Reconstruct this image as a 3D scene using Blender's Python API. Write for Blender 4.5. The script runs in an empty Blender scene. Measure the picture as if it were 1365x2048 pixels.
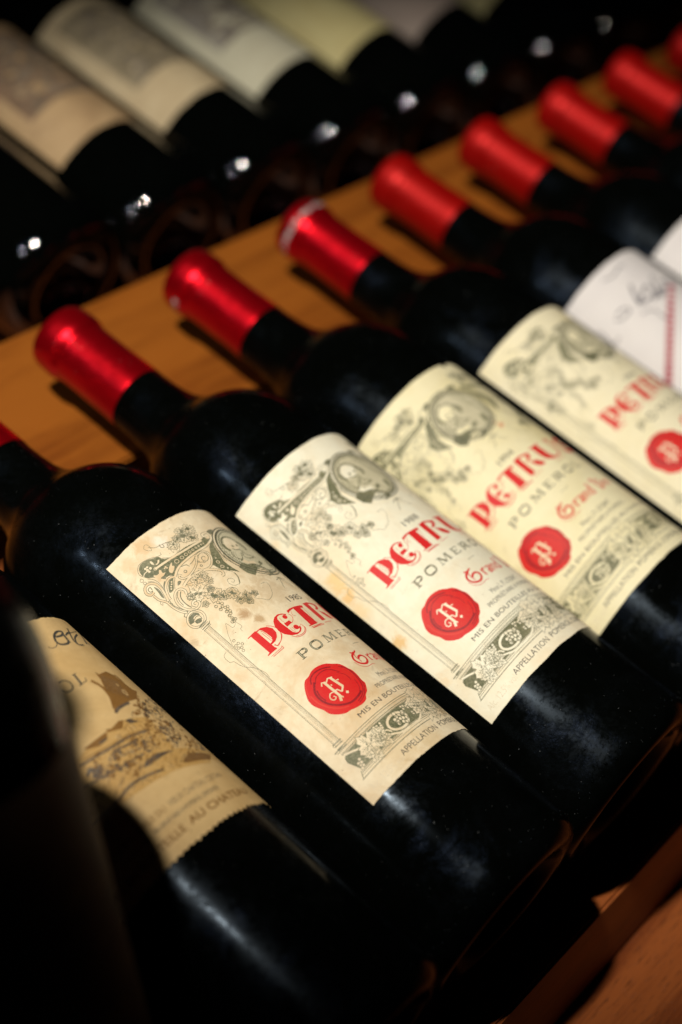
import bpy, bmesh, math, random, json
from math import sin, cos, pi, radians, floor, ceil
from mathutils import Vector, Matrix, noise
from mathutils.geometry import tessellate_polygon
random.seed(7)
scene = bpy.context.scene
COL = scene.collection
# The bottles lie on a sloping rack.  Everything is laid out in the rack's own frame
# (X along the row, Y from bottle base to neck, Z square to the rack) and TILT stands it up.
TILT = Matrix.Rotation(radians(20), 4, 'X')

# ------------------------------------------------------------------ camera
cam_data = bpy.data.cameras.new('camera')
cam = bpy.data.objects.new('camera', cam_data); COL.objects.link(cam)
cam.matrix_world = TILT @ Matrix(((0.62685611, 0.40809181, -0.66371116, -0.25454037),
                                  (-0.73673348, 0.58765217, -0.33449768, -0.06278322),
                                  (0.25352554, 0.69866015, 0.66902825, 0.43203435),
                                  (0, 0, 0, 1)))
cam_data.sensor_fit = 'HORIZONTAL'; cam_data.sensor_width = 24.0; cam_data.lens = 57.38
cam_data.clip_start = 0.01; cam_data.clip_end = 50
cam_data.dof.use_dof = True; cam_data.dof.focus_distance = 0.542; cam_data.dof.aperture_fstop = 4.6
scene.camera = cam
# ------------------------------------------------------------------ dark cellar, one spot lamp
world = bpy.data.worlds.new('World'); scene.world = world; world.use_nodes = True
bg = world.node_tree.nodes['Background']; bg.inputs['Color'].default_value = (0.55, 0.65, 1.0, 1); bg.inputs['Strength'].default_value = 0.0015
lamp_data = bpy.data.lights.new('spot_lamp', 'SPOT')
lamp_data.energy = 94.0; lamp_data.color = (1.0, 0.91, 0.79); lamp_data.shadow_soft_size = 0.024
lamp_data.spot_size = radians(29.2); lamp_data.spot_blend = 0.6
lamp = bpy.data.objects.new('spot_lamp', lamp_data); COL.objects.link(lamp)
LP = Vector((-0.49, 0.38, 1.20)); LT = Vector((0.292, 0.20, 0.0))
lamp.matrix_world = TILT @ (Matrix.Translation(LP) @ (LT - LP).to_track_quat('-Z', 'Y').to_matrix().to_4x4())
lamp2_data = bpy.data.lights.new('cool_spot_lamp', 'SPOT')
lamp2_data.energy = 5.0; lamp2_data.color = (0.86, 0.93, 1.0); lamp2_data.shadow_soft_size = 0.012
lamp2_data.spot_size = radians(27); lamp2_data.spot_blend = 0.45
lamp2 = bpy.data.objects.new('cool_spot_lamp', lamp2_data); COL.objects.link(lamp2)
LP2 = Vector((-0.80, 0.72, 0.84)); LT2 = Vector((0.30, 0.25, 0.0))
lamp2.matrix_world = TILT @ (Matrix.Translation(LP2) @ (LT2 - LP2).to_track_quat('-Z', 'Y').to_matrix().to_4x4())
vs = scene.view_settings; vs.view_transform = 'Standard'; vs.look = 'None'; vs.exposure = 0.0; vs.gamma = 1.0
scene.cycles.max_bounces = 6
scene.cycles.caustics_reflective = False; scene.cycles.caustics_refractive = False

# ------------------------------------------------------------------ helpers
def mesh_obj(name, me, parent=None, mats=()):
    o = bpy.data.objects.new(name, me); COL.objects.link(o)
    for m in mats:
        if m.name not in [x.name for x in me.materials if x]: me.materials.append(m)
    if parent: o.parent = parent
    return o
def root(name, label, cat, mat, group=None):
    o = bpy.data.objects.new(name, None); COL.objects.link(o); o.empty_display_size = 0.02
    o.matrix_world = TILT @ mat
    o['label'] = label; o['category'] = cat
    if group: o['group'] = group
    return o
def from_bm(name, bm, smooth=True):
    me = bpy.data.meshes.new(name); bm.to_mesh(me); bm.free()
    for p in me.polygons: p.use_smooth = smooth
    return me
def lathe(name, prof, n=96, wob=0.0):
    """profile of (radius, y) spun about the Y axis"""
    bm = bmesh.new(); rings = []
    for r, y in prof:
        if r < 1e-6: rings.append([bm.verts.new((0, y, 0))]); continue
        rings.append([bm.verts.new((r * cos(2*pi*k/n), y, r * sin(2*pi*k/n))) for k in range(n)])
    for a, b in zip(rings, rings[1:]):
        for k in range(n):
            k2 = (k + 1) % n
            if len(a) == 1: bm.faces.new((a[0], b[k2], b[k]))
            elif len(b) == 1: bm.faces.new((a[k], a[k2], b[0]))
            else: bm.faces.new((a[k], a[k2], b[k2], b[k]))
    bmesh.ops.recalc_face_normals(bm, faces=bm.faces)
    if wob:
        for v in bm.verts:
            r = math.hypot(v.co.x, v.co.z)
            if r > 1e-5:
                d = noise.noise(v.co * 90) * wob + noise.noise(v.co * 300) * wob * .5
                v.co.x += v.co.x / r * d; v.co.z += v.co.z / r * d
    return from_bm(name, bm)
def spline(pts, per=6):
    out = []; n = len(pts)
    P = [Vector(p) for p in pts]
    for k in range(n - 1):
        p0 = P[k-1] if k else P[0]*2 - P[1]; p1, p2 = P[k], P[k+1]; p3 = P[k+2] if k + 2 < n else P[-1]*2 - P[-2]
        for j in range(per):
            t = j / per
            out.append(.5*((2*p1)+(-p0+p2)*t+(2*p0-5*p1+4*p2-p3)*t*t+(-p0+3*p1-3*p2+p3)*t**3))
    out.append(P[-1]); return out

# ------------------------------------------------------------------ materials
class NT:
    def __init__(s, name):
        s.m = bpy.data.materials.new(name); s.m.use_nodes = True; s.t = s.m.node_tree; s.t.nodes.clear()
        s.out = s.n('ShaderNodeOutputMaterial')
    def n(s, typ, **kw):
        nd = s.t.nodes.new(typ)
        for k, v in kw.items():
            if k.startswith('i_'):
                key = k[2:].replace('_', ' ')
                nd.inputs[key].default_value = v
            else: setattr(nd, k, v)
        return nd
    def l(s, a, b): s.t.links.new(a, b)
    def ramp(s, src, stops, interp='LINEAR'):
        r = s.n('ShaderNodeValToRGB'); r.color_ramp.interpolation = interp
        e = r.color_ramp.elements
        while len(e) < len(stops): e.new(0.5)
        for el, (p, c) in zip(e, stops):
            el.position = p; el.color = (c, c, c, 1) if not isinstance(c, tuple) else (*c, 1)
        s.l(src, r.inputs[0]); return r.outputs[0]
    def coords(s, scale=(1, 1, 1), kind='Object', rnd=False):
        tc = s.n('ShaderNodeTexCoord'); mp = s.n('ShaderNodeMapping'); mp.inputs['Scale'].default_value = scale
        s.l(tc.outputs[kind], mp.inputs['Vector'])
        if rnd:
            oi = s.n('ShaderNodeObjectInfo'); mu = s.n('ShaderNodeMath', operation='MULTIPLY'); mu.inputs[1].default_value = 37.0
            s.l(oi.outputs['Random'], mu.inputs[0]); s.l(mu.outputs[0], mp.inputs['Location'])
        return mp.outputs[0]
    def noise(s, vec, scale, detail=4, rough=.55, dist=0):
        nz = s.n('ShaderNodeTexNoise'); nz.inputs['Scale'].default_value = scale; nz.inputs['Detail'].default_value = detail
        nz.inputs['Roughness'].default_value = rough; nz.inputs['Distortion'].default_value = dist
        s.l(vec, nz.inputs['Vector']); return nz.outputs['Fac']
    def mix(s, fac, a, b, mode='MIX'):
        m = s.n('ShaderNodeMix', data_type='RGBA', blend_type=mode)
        for sock, v in ((m.inputs[0], fac), (m.inputs[6], a), (m.inputs[7], b)):
            if hasattr(v, 'links'): s.l(v, sock)
            elif isinstance(v, tuple): sock.default_value = (*v, 1)
            else: sock.default_value = v
        return m.outputs[2]
    def math(s, op, a, b=0.0, clamp=False):
        m = s.n('ShaderNodeMath', operation=op, use_clamp=clamp)
        for sock, v in ((m.inputs[0], a), (m.inputs[1], b)):
            if hasattr(v, 'links'): s.l(v, sock)
            else: sock.default_value = v
        return m.outputs[0]
    def bump(s, h, strength, dist):
        b = s.n('ShaderNodeBump'); b.inputs['Strength'].default_value = strength; b.inputs['Distance'].default_value = dist
        s.l(h, b.inputs['Height']); return b.outputs[0]

def mat_paper(name, col, stain, amount, spots=.5, wear=.5, marks=()):
    t = NT(name); v = t.coords(rnd=True)
    big = t.ramp(t.noise(v, 30, 6, .65, .8), [(.46, 0.0), (.66, 1.0)])
    fine = t.ramp(t.noise(v, 420, 3, .6), [(.45, 0.0), (.8, 1.0)])
    c = t.mix(t.math('MULTIPLY', big, amount), col, stain)
    c = t.mix(t.math('MULTIPLY', fine, .25 * wear), c, tuple(x * .72 for x in col))
    mid = t.ramp(t.noise(v, 170, 5, .7, .4), [(.40, 0.0), (.68, 1.0)])
    c = t.mix(t.math('MULTIPLY', mid, .34 * wear), c, (col[0]*.74, col[1]*.66, col[2]*.55))
    sp = t.ramp(t.noise(v, 900, 2, .5), [(.70, 0.0), (.76, 1.0)])
    zone = t.ramp(t.noise(v, 60, 2, .5), [(.50, 0.0), (.66, 1.0)])
    c = t.mix(t.math('MULTIPLY', t.math('MULTIPLY', sp, zone), spots), c, (.16, .08, .03))
    blot = t.ramp(t.noise(v, 75, 6, .7, 1.2), [(.60, 0.0), (.70, 1.0)])
    c = t.mix(t.math('MULTIPLY', blot, .55 * amount), c, tuple(x * .6 for x in stain))
    if marks:      # stains and painted-in side shade at set spots of this one label: (u mm, v mm, radius mm, colour, strength)
        tc = t.n('ShaderNodeTexCoord'); rag = t.noise(tc.outputs['Object'], 260, 5, .75, 1.0)
        for u, vv, r, mc, st in marks:
            a = -u/38.1; d = t.n('ShaderNodeVectorMath', operation='DISTANCE'); t.l(tc.outputs['Object'], d.inputs[0])
            d.inputs[1].default_value = (.0382*cos(a), -vv/1000, .0382*sin(a))
            f = t.math('SUBTRACT', t.math('ADD', 1.0, t.math('MULTIPLY', t.math('SUBTRACT', rag, .5), 2.2)), t.math('MULTIPLY', d.outputs['Value'], 1000.0/r))
            c = t.mix(t.math('MULTIPLY', t.math('MULTIPLY', f, 1.6, True), st), c, mc)
    p = t.n('ShaderNodeBsdfPrincipled'); t.l(c, p.inputs['Base Color']); p.inputs['Roughness'].default_value = .62
    p.inputs['Specular IOR Level'].default_value = .3
    h = t.math('ADD', t.noise(v, 1500, 2, .6), t.math('MULTIPLY', t.noise(v, 160, 3, .5), 1.5))
    t.l(t.bump(h, .35, .00012), p.inputs['Normal']); t.l(p.outputs[0], t.out.inputs[0]); return t.m
def mat_ink(name, col, fade=(.75, .7, .6), amt=.25, rough=.6):
    t = NT(name); v = t.coords(rnd=True)
    f = t.ramp(t.noise(v, 1300, 3, .7), [(.45, 0.0), (.75, 1.0)]); g = t.ramp(t.noise(v, 120, 3, .6), [(.4, 0.0), (.7, 1.0)])
    c = t.mix(t.math('MULTIPLY', t.math('ADD', f, t.math('MULTIPLY', g, .5)), amt), col, fade)
    p = t.n('ShaderNodeBsdfPrincipled'); t.l(c, p.inputs['Base Color']); p.inputs['Roughness'].default_value = rough
    p.inputs['Specular IOR Level'].default_value = .3
    t.l(p.outputs[0], t.out.inputs[0]); return t.m
def mat_glass(name, dust=1.0, matt=.30, ior=1.15, r0=.10, tint=(.6, .78, 1, 1), wavy=.05):
    """almost black wine-filled glass under a thin, patchy film of cellar dust"""
    t = NT(name); v = t.coords(rnd=True)
    p = t.n('ShaderNodeBsdfPrincipled'); p.inputs['Base Color'].default_value = (.0008, .0011, .0008, 1)
    p.inputs['IOR'].default_value = ior; p.inputs['Specular Tint'].default_value = tint
    t.l(t.math('ADD', t.math('MULTIPLY', t.math('MULTIPLY', t.ramp(t.noise(v, 34, 6, .68, .8), [(.40, 0.0), (.60, 1.0)]), t.ramp(t.noise(v, 520, 4, .8), [(.35, .2), (.62, 1.0)])), matt), r0), p.inputs['Roughness'])
    sm = t.noise(v, 45, 3, .5)
    if wavy: t.l(t.bump(sm, wavy, .0004), p.inputs['Normal'])
    film = t.n('ShaderNodeBsdfGlossy'); film.inputs['Roughness'].default_value = .34
    m1 = t.ramp(t.noise(v, 48, 8, .68, .5), [(.46, 0.0), (.60, .25), (.76, 1.0)])
    m2 = t.ramp(t.noise(v, 480, 4, .75), [(.35, .15), (.7, 1.0)])
    mask = t.math('MULTIPLY', m1, m2)
    fc = t.mix(mask, (.0, .0, .0), (.010 * dust, .015 * dust, .028 * dust)); t.l(fc, film.inputs['Color'])
    t.l(t.bump(t.noise(v, 900, 3, .7), .5, .0004), film.inputs['Normal'])
    dif = t.n('ShaderNodeBsdfDiffuse'); sp = t.ramp(t.noise(v, 1500, 1, .5), [(.79, 0.0), (.81, 1.0)])
    dc = t.mix(t.math('MULTIPLY', sp, .8), t.mix(t.math('MULTIPLY', mask, .05 * dust), (.0, .0, .0), (.05, .06, .08)), (.16, .17, .18)); t.l(dc, dif.inputs['Color'])
    a = t.n('ShaderNodeAddShader'); b = t.n('ShaderNodeAddShader')
    t.l(p.outputs[0], a.inputs[0]); t.l(film.outputs[0], a.inputs[1]); t.l(a.outputs[0], b.inputs[0]); t.l(dif.outputs[0], b.inputs[1])
    t.l(b.outputs[0], t.out.inputs[0]); return t.m
def mat_foil(name, col, rough, metal):
    t = NT(name); v = t.coords(rnd=True)
    p = t.n('ShaderNodeBsdfPrincipled'); p.inputs['Metallic'].default_value = metal; p.inputs['Specular IOR Level'].default_value = .25
    wear = t.ramp(t.noise(v, 700, 3, .7), [(.66, 0.0), (.74, 1.0)])
    zone = t.ramp(t.noise(v, 120, 2, .5), [(.55, 0.0), (.65, 1.0)])
    c = t.mix(t.noise(v, 90, 3, .5), col, tuple(x * .75 for x in col))
    c = t.mix(t.math('MULTIPLY', wear, zone), c, (.55, .45, .42)); t.l(c, p.inputs['Base Color'])
    r = t.math('ADD', t.math('MULTIPLY', t.noise(v, 300, 3, .6), .16), rough - .08); t.l(r, p.inputs['Roughness'])
    t.l(t.bump(t.noise(v, 260, 3, .5), .25, .0004), p.inputs['Normal'])
    t.l(p.outputs[0], t.out.inputs[0]); return t.m
def mat_wood(name, dark, mid, light, grain=(1, 14, 14), pores=True, rough=.42, scale=1.0):
    t = NT(name); v = t.coords(scale=tuple(g * scale for g in grain))
    warp = t.noise(v, 2.2, 3, .5); ring = t.n('ShaderNodeTexWave', wave_type='BANDS', bands_direction='Y')
    ring.inputs['Scale'].default_value = .55; ring.inputs['Distortion'].default_value = 11.0; ring.inputs['Detail'].default_value = 3
    t.l(v, ring.inputs['Vector'])
    fib = t.noise(t.coords(scale=(9*scale, 260*scale, 260*scale)), 4, 4, .65)
    blotch = t.noise(t.coords(scale=(5*scale, 17*scale, 17*scale)), 1.6, 4, .6, .5)
    c = t.ramp(t.math('ADD', t.math('MULTIPLY', ring.outputs['Fac'] if pores else blotch, .30), t.math('MULTIPLY', t.math('ADD', t.math('MULTIPLY', fib, .5), t.math('MULTIPLY', warp, .7)), .72)), [(.34, dark), (.49, mid), (.64, light)])
    p = t.n('ShaderNodeBsdfPrincipled'); p.inputs['Roughness'].default_value = rough; p.inputs['Specular IOR Level'].default_value = .35
    h = fib
    if pores:
        po = t.ramp(t.noise(t.coords(scale=(34*scale, 620*scale, 620*scale)), 3.2, 2, .6), [(.63, 0.0), (.69, 1.0)])
        c = t.mix(t.math('MULTIPLY', po, .8), c, tuple(x * .18 for x in dark))
        h = t.math('SUBTRACT', fib, t.math('MULTIPLY', po, 2.0))
    t.l(c, p.inputs['Base Color']); t.l(t.bump(h, .4, .0004), p.inputs['Normal'])
    t.l(p.outputs[0], t.out.inputs[0]); return t.m

PAPER = {
 'stained': mat_paper('stained_paper', (.80, .71, .51), (.62, .43, .22), .85, 1.0, 1.2, [(20, 46.5, 3.0, (.36, .20, .08), .75), (22.5, 51, 2.4, (.40, .24, .10), .7), (25, 42, 7, (.58, .42, .22), .55), (36, 44, 9, (.55, .42, .25), .6), (38, 30, 12, (.58, .45, .27), .5), (14, 4, 5, (.62, .40, .18), .6), (20, 6, 3.5, (.88, .82, .70), .7), (6, 5, 4, (.66, .46, .24), .5), (20, 75, 6, (.64, .48, .28), .35), (19, 116, 9, (.62, .46, .24), .45), (7, 108, 5, (.60, .50, .36), .5), (30, 119, 8, (.58, .42, .20), .45), (40, 62, 10, (.62, .50, .32), .4)]),
 'white':   mat_paper('cream_paper', (.84, .82, .66), (.76, .60, .36), .45, .4, .7, [(4.5, 47, 5, (.80, .55, .22), .7), (2.8, 54, 4, (.78, .50, .18), .75), (2.0, 60, 4, (.82, .62, .32), .5), (1.6, 78.5, 3.6, (.74, .48, .18), .8), (6, 27, 4, (.82, .70, .46), .4), (1, 20, 3, (.80, .62, .36), .5), (1, 100, 4, (.78, .60, .36), .5)]),
 'green':   mat_paper('yellowed_paper', (.82, .77, .52), (.70, .62, .33), .5, .2, .4, [(54.8, 38.5, 1.6, (.60, .16, .05), .8), (53.6, 36.2, 1.2, (.60, .16, .05), .7), (60, 20, 14, (.66, .58, .28), .6), (70, 50, 14, (.68, .60, .30), .5)]),  # the two widest marks paint shade into the label's right side
 'green2':  mat_paper('pale_yellow_paper', (.82, .77, .56), (.74, .66, .38), .45, .2, .4, [(21.5, 7.9, 1.0, (.03, .03, .06), .95), (60, 14, 14, (.66, .56, .26), .6)]),  # dark spot, plus a wide mark painting in shade on the right side
 'tissue':  mat_paper('white_tissue_paper', (.72, .70, .70), (.62, .60, .62), .4, .0, .2),
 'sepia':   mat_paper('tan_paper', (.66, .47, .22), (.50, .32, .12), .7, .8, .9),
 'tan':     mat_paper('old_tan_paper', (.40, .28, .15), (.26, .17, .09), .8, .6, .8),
 'dim': mat_paper('shade_darkened_brown_paper', (.16, .085, .045), (.10, .05, .025), .7, .5, .8),  # brown darkened to paint in the shade on the propped bottle's label
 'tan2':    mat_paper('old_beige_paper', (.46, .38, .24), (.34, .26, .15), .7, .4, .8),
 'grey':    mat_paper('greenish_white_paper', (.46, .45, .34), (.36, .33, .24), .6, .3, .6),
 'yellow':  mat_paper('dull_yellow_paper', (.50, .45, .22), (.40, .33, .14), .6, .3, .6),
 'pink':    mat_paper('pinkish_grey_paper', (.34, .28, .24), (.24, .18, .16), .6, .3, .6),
}
INK = {
 'g': mat_ink('olive_engraving_ink', (.115, .12, .06)), 'G': mat_ink('dark_olive_ink', (.105, .115, .06), (.5, .46, .30), .45),
 'm': mat_ink('pale_olive_tint', (.50, .47, .32), (.74, .69, .50), .6), 'r': mat_ink('red_ink', (.62, .012, .016), (.7, .2, .12), .10),
 'R': mat_ink('seal_red_ink', (.60, .012, .014), (.62, .06, .03), .35), 'd': mat_ink('dark_red_ink', (.22, .006, .012), (.5, .03, .03), .4),
 'e': mat_ink('light_seal_red_ink', (.66, .045, .03), (.6, .03, .02), .4),
 'K': mat_ink('deep_olive_ink', (.06, .066, .035), amt=.15), 'k': mat_ink('dark_grey_ink', (.035, .035, .03), amt=.1), 'a': mat_ink('faint_grey_ink', (.66, .58, .42), amt=.2),
 'b': mat_ink('brown_ink', (.20, .095, .02), (.42, .24, .08), .3), 'n': mat_ink('dark_sepia_ink', (.07, .045, .025), amt=.15),
 'o': mat_ink('ochre_tint', (.50, .30, .09), (.62, .43, .19), .6), 'v': mat_ink('grey_scribble_ink', (.10, .10, .14)),
 'B': mat_ink('brown_wash', (.10, .06, .035), (.30, .2, .12), .9), 'C': mat_ink('olive_wash', (.12, .10, .06), (.36, .30, .19), .9), 'D': mat_ink('grey_wash', (.10, .09, .085), (.36, .34, .28), .9),
 'q': mat_ink('faded_red_ink', (.42, .03, .07)), 'w': mat_ink('white_foil_print', (.75, .70, .70), amt=.1), 'N': mat_ink('grey_brown_engraving', (.09, .07, .045), amt=.2),
}
GLASS = mat_glass('dusty_dark_glass'); GLASS2 = mat_glass('clean_dark_glass', .02, .0, 1.85, .0, (1, 1, 1, 1), 0)
FOIL = mat_foil('red_satin_foil', (.55, .002, .010), .32, .8); FOIL2 = mat_foil('red_matt_foil', (.42, .003, .002), .44, .45)
WOOD_F = mat_wood('red_brown_wood', (.065, .014, .005), (.15, .036, .009), (.27, .075, .018), grain=(1.2, 16, 16))
WOOD_N = mat_wood('orange_pine', (.085, .021, .003), (.18, .050, .006), (.29, .090, .011), grain=(1.4, 40, 40), pores=False, rough=.38)

# ------------------------------------------------------------------ flat print wrapped round a cylinder
GRID = 1.2        # mm between the bends of paper and ink alike, so ink never dips under paper
def cr_spline(P, closed, step=.45):
    n = len(P)
    if n < 3: return P
    out = []
    for k in range(n if closed else n - 1):
        p1, p2 = P[k], P[(k+1) % n]
        p0 = P[(k-1) % n] if closed or k > 0 else P[0]*2 - P[1]
        p3 = P[(k+2) % n] if closed or k + 2 < n else P[-1]*2 - P[-2]
        m = min(8, max(1, int((p2 - p1).length / step)))
        for j in range(m):
            t = j / m; out.append(.5*((2*p1)+(-p0+p2)*t+(2*p0-5*p1+4*p2-p3)*t*t+(-p0+3*p1-3*p2+p3)*t**3))
    if not closed: out.append(P[-1])
    return out
def circle_pts(o, r, n): return [o + Vector((r*cos(2*pi*k/n), r*sin(2*pi*k/n))) for k in range(n)]
class Print:
    """collects strokes, fills and text in millimetres on the flat label"""
    def __init__(s, width): s.items = []; s.cols = []; s.width = width
    def ci(s, c):
        if c not in s.cols: s.cols.append(c)
        return s.cols.index(c)
    def stroke(s, L, c, w, P, closed=False): s.items.append((L, 's', c, w, closed, P))
    def fill(s, L, c, P): s.items.append((L, 'f', c, 0, True, P))
    def text(s, L, c, body, u, v, cap, width=None, bold=0.0):
        cu = bpy.data.curves.new('t', 'FONT'); cu.body = body; cu.size = 1.0; cu.resolution_u = 3; cu.offset = bold
        ob = bpy.data.objects.new('t', cu); COL.objects.link(ob); bpy.context.view_layer.update()
        me = bpy.data.meshes.new_from_object(ob.evaluated_get(bpy.context.evaluated_depsgraph_get()))
        co = [x.co.copy() for x in me.vertices]; fc = [tuple(p.vertices) for p in me.polygons]
        bpy.data.objects.remove(ob); bpy.data.curves.remove(cu); bpy.data.meshes.remove(me)
        if not co: return
        x0 = min(p.x for p in co); x1 = max(p.x for p in co); sy = cap / .69; sx = (width / (x1 - x0)) if width else sy
        s.items.append((L, 'm', c, 0, 0, ([Vector((u + (p.x - x0) * sx, v - p.y * sy)) for p in co], fc)))
    def leaf(s, L, c, w, seed, o, r, dark):
        rs = random.Random(seed * 13 + 5); a0 = rs.random() * 6
        P = []
        for k in range(30):
            a = a0 + 2*pi*k/30; lob = .62 + .38 * abs(cos(2.5*(a - a0)))**.8
            P.append(o + r*lob*(1 + .10*(-1)**k)*(1 + .08*rs.gauss(0, 1))*Vector((cos(a), sin(a))))
        s.fill(L, 'p', P); s.stroke(L+1, c, w, P, True)
        for q in range(5):
            a = a0 + 2*pi*q/5; e = o + r*.8*Vector((cos(a), sin(a)))
            s.stroke(L+1, c, w*.9, [o, (o+e)/2 + Vector((rs.gauss(0, 1), rs.gauss(0, 1)))*r*.05, e])
            for g in (-1, 1):
                for f in (.4, .62):
                    b = o + (e-o)*f; s.stroke(L+1, c, w*.75, [b, b + r*.24*Vector((cos(a+g*.8), sin(a+g*.8)))])
        for q in range(2):
            a = a0 + rs.random()*6
            s.fill(L+1, c, [o + r*dark*.5*Vector((cos(a+t), sin(a+t)))*(.4+.6*rs.random()) + r*.25*Vector((cos(a), sin(a))) for t in (0, 1.2, 2.4, 3.8, 5)])
    def add(s, data, mirror=None, dL=0):
        for L, k, c, w, n, f in data:
            P = [Vector((f[i]/100, f[i+1]/100)) for i in range(0, len(f), 2)]; L += dL
            vec = k in 'cl'
            if mirror is not None:
                P = [P[0], P[1]] if vec else P
                P = [Vector((2*mirror - P[0].x, P[0].y)), P[1]] if vec else [Vector((2*mirror - p.x, p.y)) for p in P]
            if k == 's': s.stroke(L, c, w, P, bool(n))
            elif k == 'S': s.stroke(L, c, w, cr_spline(P, bool(n)), bool(n))
            elif k == 'T':
                P = cr_spline(P, bool(n)); s.stroke(L, c, w + .36, P, bool(n)); s.stroke(L+1, 'p', w, P, bool(n))
            elif k == 'f': s.fill(L, c, P)
            elif k == 'F': s.fill(L, c, cr_spline(P, True, .6))
            elif k == 'c':
                C = circle_pts(P[0], P[1].x, n)
                if len(c) > 1: s.fill(L-1, c[1], C)
                if w: s.stroke(L, c[0], w, C, True)
            elif k == 'l': s.leaf(L, c, w, n, P[0], P[1].x, P[1].y)
            elif k == 'b':
                rs = random.Random(n)
                for q in range(int(w)):
                    a = rs.random()*2*pi; d = math.sqrt(rs.random()); o = P[0] + P[1]*d*cos(a) + P[2]*d*sin(a)
                    rr = .25 + .5*rs.random(); s.fill(L + q % 2, c, [o + rr*(.6+.8*rs.random())*Vector((cos(t), sin(t))) for t in (0, .9, 1.8, 2.7, 3.6, 4.5, 5.4)])
    def build(s, name, paper, R=.0381, lift=1.5e-4, clip=None):
        items = sorted(s.items, key=lambda i: i[0]); dz = 0.9e-3
        bm = bmesh.new(); u_lo, u_hi = (0, s.width) if clip is None else clip
        placed = []
        for k, (L, kind, c, w, closed, P) in enumerate(items):
            pts = P[0] if kind == 'm' else P; h = w*.75 + .05
            bb = (min(p.x for p in pts)-h, max(p.x for p in pts)+h, min(p.y for p in pts)-h, max(p.y for p in pts)+h)
            lev = 0      # stack only what really overlaps, so the print stays thin
            for q, l in placed:
                if l > lev and q[0] < bb[1] and bb[0] < q[1] and q[2] < bb[3] and bb[2] < q[3]: lev = l
            placed.append((bb, lev + 1)); z = (lev + 1) * dz; mi = s.ci(c)
            if kind == 'f':
                vs_ = [bm.verts.new((p.x, p.y, z)) for p in P]
                for tri in tessellate_polygon([[Vector((p.x, p.y, 0)) for p in P]]):
                    try: f = bm.faces.new([vs_[i] for i in tri]); f.material_index = mi
                    except ValueError: pass
            elif kind == 'm':
                vs_ = [bm.verts.new((p.x, p.y, z)) for p in P[0]]
                for fc in P[1]:
                    try: f = bm.faces.new([vs_[i] for i in fc]); f.material_index = mi
                    except ValueError: pass
            else:
                Q = [P[0]]
                for p in P[1:]:
                    if (p - Q[-1]).length > .03: Q.append(p)
                if closed and (Q[0] - Q[-1]).length < .03: Q.pop()
                n = len(Q)
                if n < 2: continue
                a_, b_ = [], []
                for i, p in enumerate(Q):
                    t0 = (p - Q[i-1]) if (i > 0 or closed) else (Q[1] - p)
                    t1 = (Q[(i+1) % n] - p) if (i < n-1 or closed) else t0
                    t0 = t0.normalized(); t1 = t1.normalized(); t = t0 + t1
                    t = t1 if t.length < .2 else t.normalized()
                    nn = Vector((-t.y, t.x)); m = 1 / max(.5, abs(nn.dot(Vector((-t1.y, t1.x)))))
                    a_.append(bm.verts.new((p.x + nn.x*w/2*m, p.y + nn.y*w/2*m, z))); b_.append(bm.verts.new((p.x - nn.x*w/2*m, p.y - nn.y*w/2*m, z)))
                for i in range(n if closed else n-1):
                    j = (i+1) % n
                    f = bm.faces.new((a_[i], a_[j], b_[j], b_[i])); f.material_index = mi
        for f in bm.faces:
            if f.normal.z == 0: f.normal_update()
        g = GRID
        k0, k1 = int(floor(u_lo/g)), int(ceil(u_hi/g))
        for k in range(k0, k1 + 1):
            geom = [f for f in bm.faces if min(v.co.x for v in f.verts) < k*g - 1e-4 and max(v.co.x for v in f.verts) > k*g + 1e-4]
            if not geom: continue
            es = list({e for f in geom for e in f.edges}); vv = list({v for f in geom for v in f.verts})
            bmesh.ops.bisect_plane(bm, geom=vv + es + geom, plane_co=(k*g, 0, 0), plane_no=(1, 0, 0), dist=1e-5)
        bad = [f for f in bm.faces if not (u_lo <= f.calc_center_median().x <= u_hi)]
        bmesh.ops.delete(bm, geom=bad, context='FACES')
        nrm = []
        for v in bm.verts:
            v.co = wrap(v.co.x, v.co.y, R + lift + v.co.z*1e-3)
        for f in bm.faces:
            c = f.calc_center_median()
            f.normal_update()
            if f.normal.x * c.x + f.normal.z * c.z < 0: f.normal_flip()
        
        me = from_bm(name, bm)
        mats = [paper if c == 'p' else INK[c] for c in s.cols]
        for m in mats: me.materials.append(m)
        round_normals(me); return me
def wrap(u, v, r):
    """label (u, v) in mm -> point; u bends the page, angle falls from 0 as u grows; v runs towards the base (-Y)"""
    g = GRID; k = floor(u / g); t = u / g - k; rr = .0381
    a = -(k * g) / (rr*1000); b = -((k+1) * g) / (rr*1000)
    return Vector((r*(cos(a)*(1-t) + cos(b)*t), -v/1000, r*(sin(a)*(1-t) + sin(b)*t)))
def round_normals(me):
    ns = []
    for v in me.vertices:
        d = math.hypot(v.co.x, v.co.z) or 1; ns.append((v.co.x/d, 0, v.co.z/d))
    me.normals_split_custom_set_from_vertices(ns)
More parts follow.
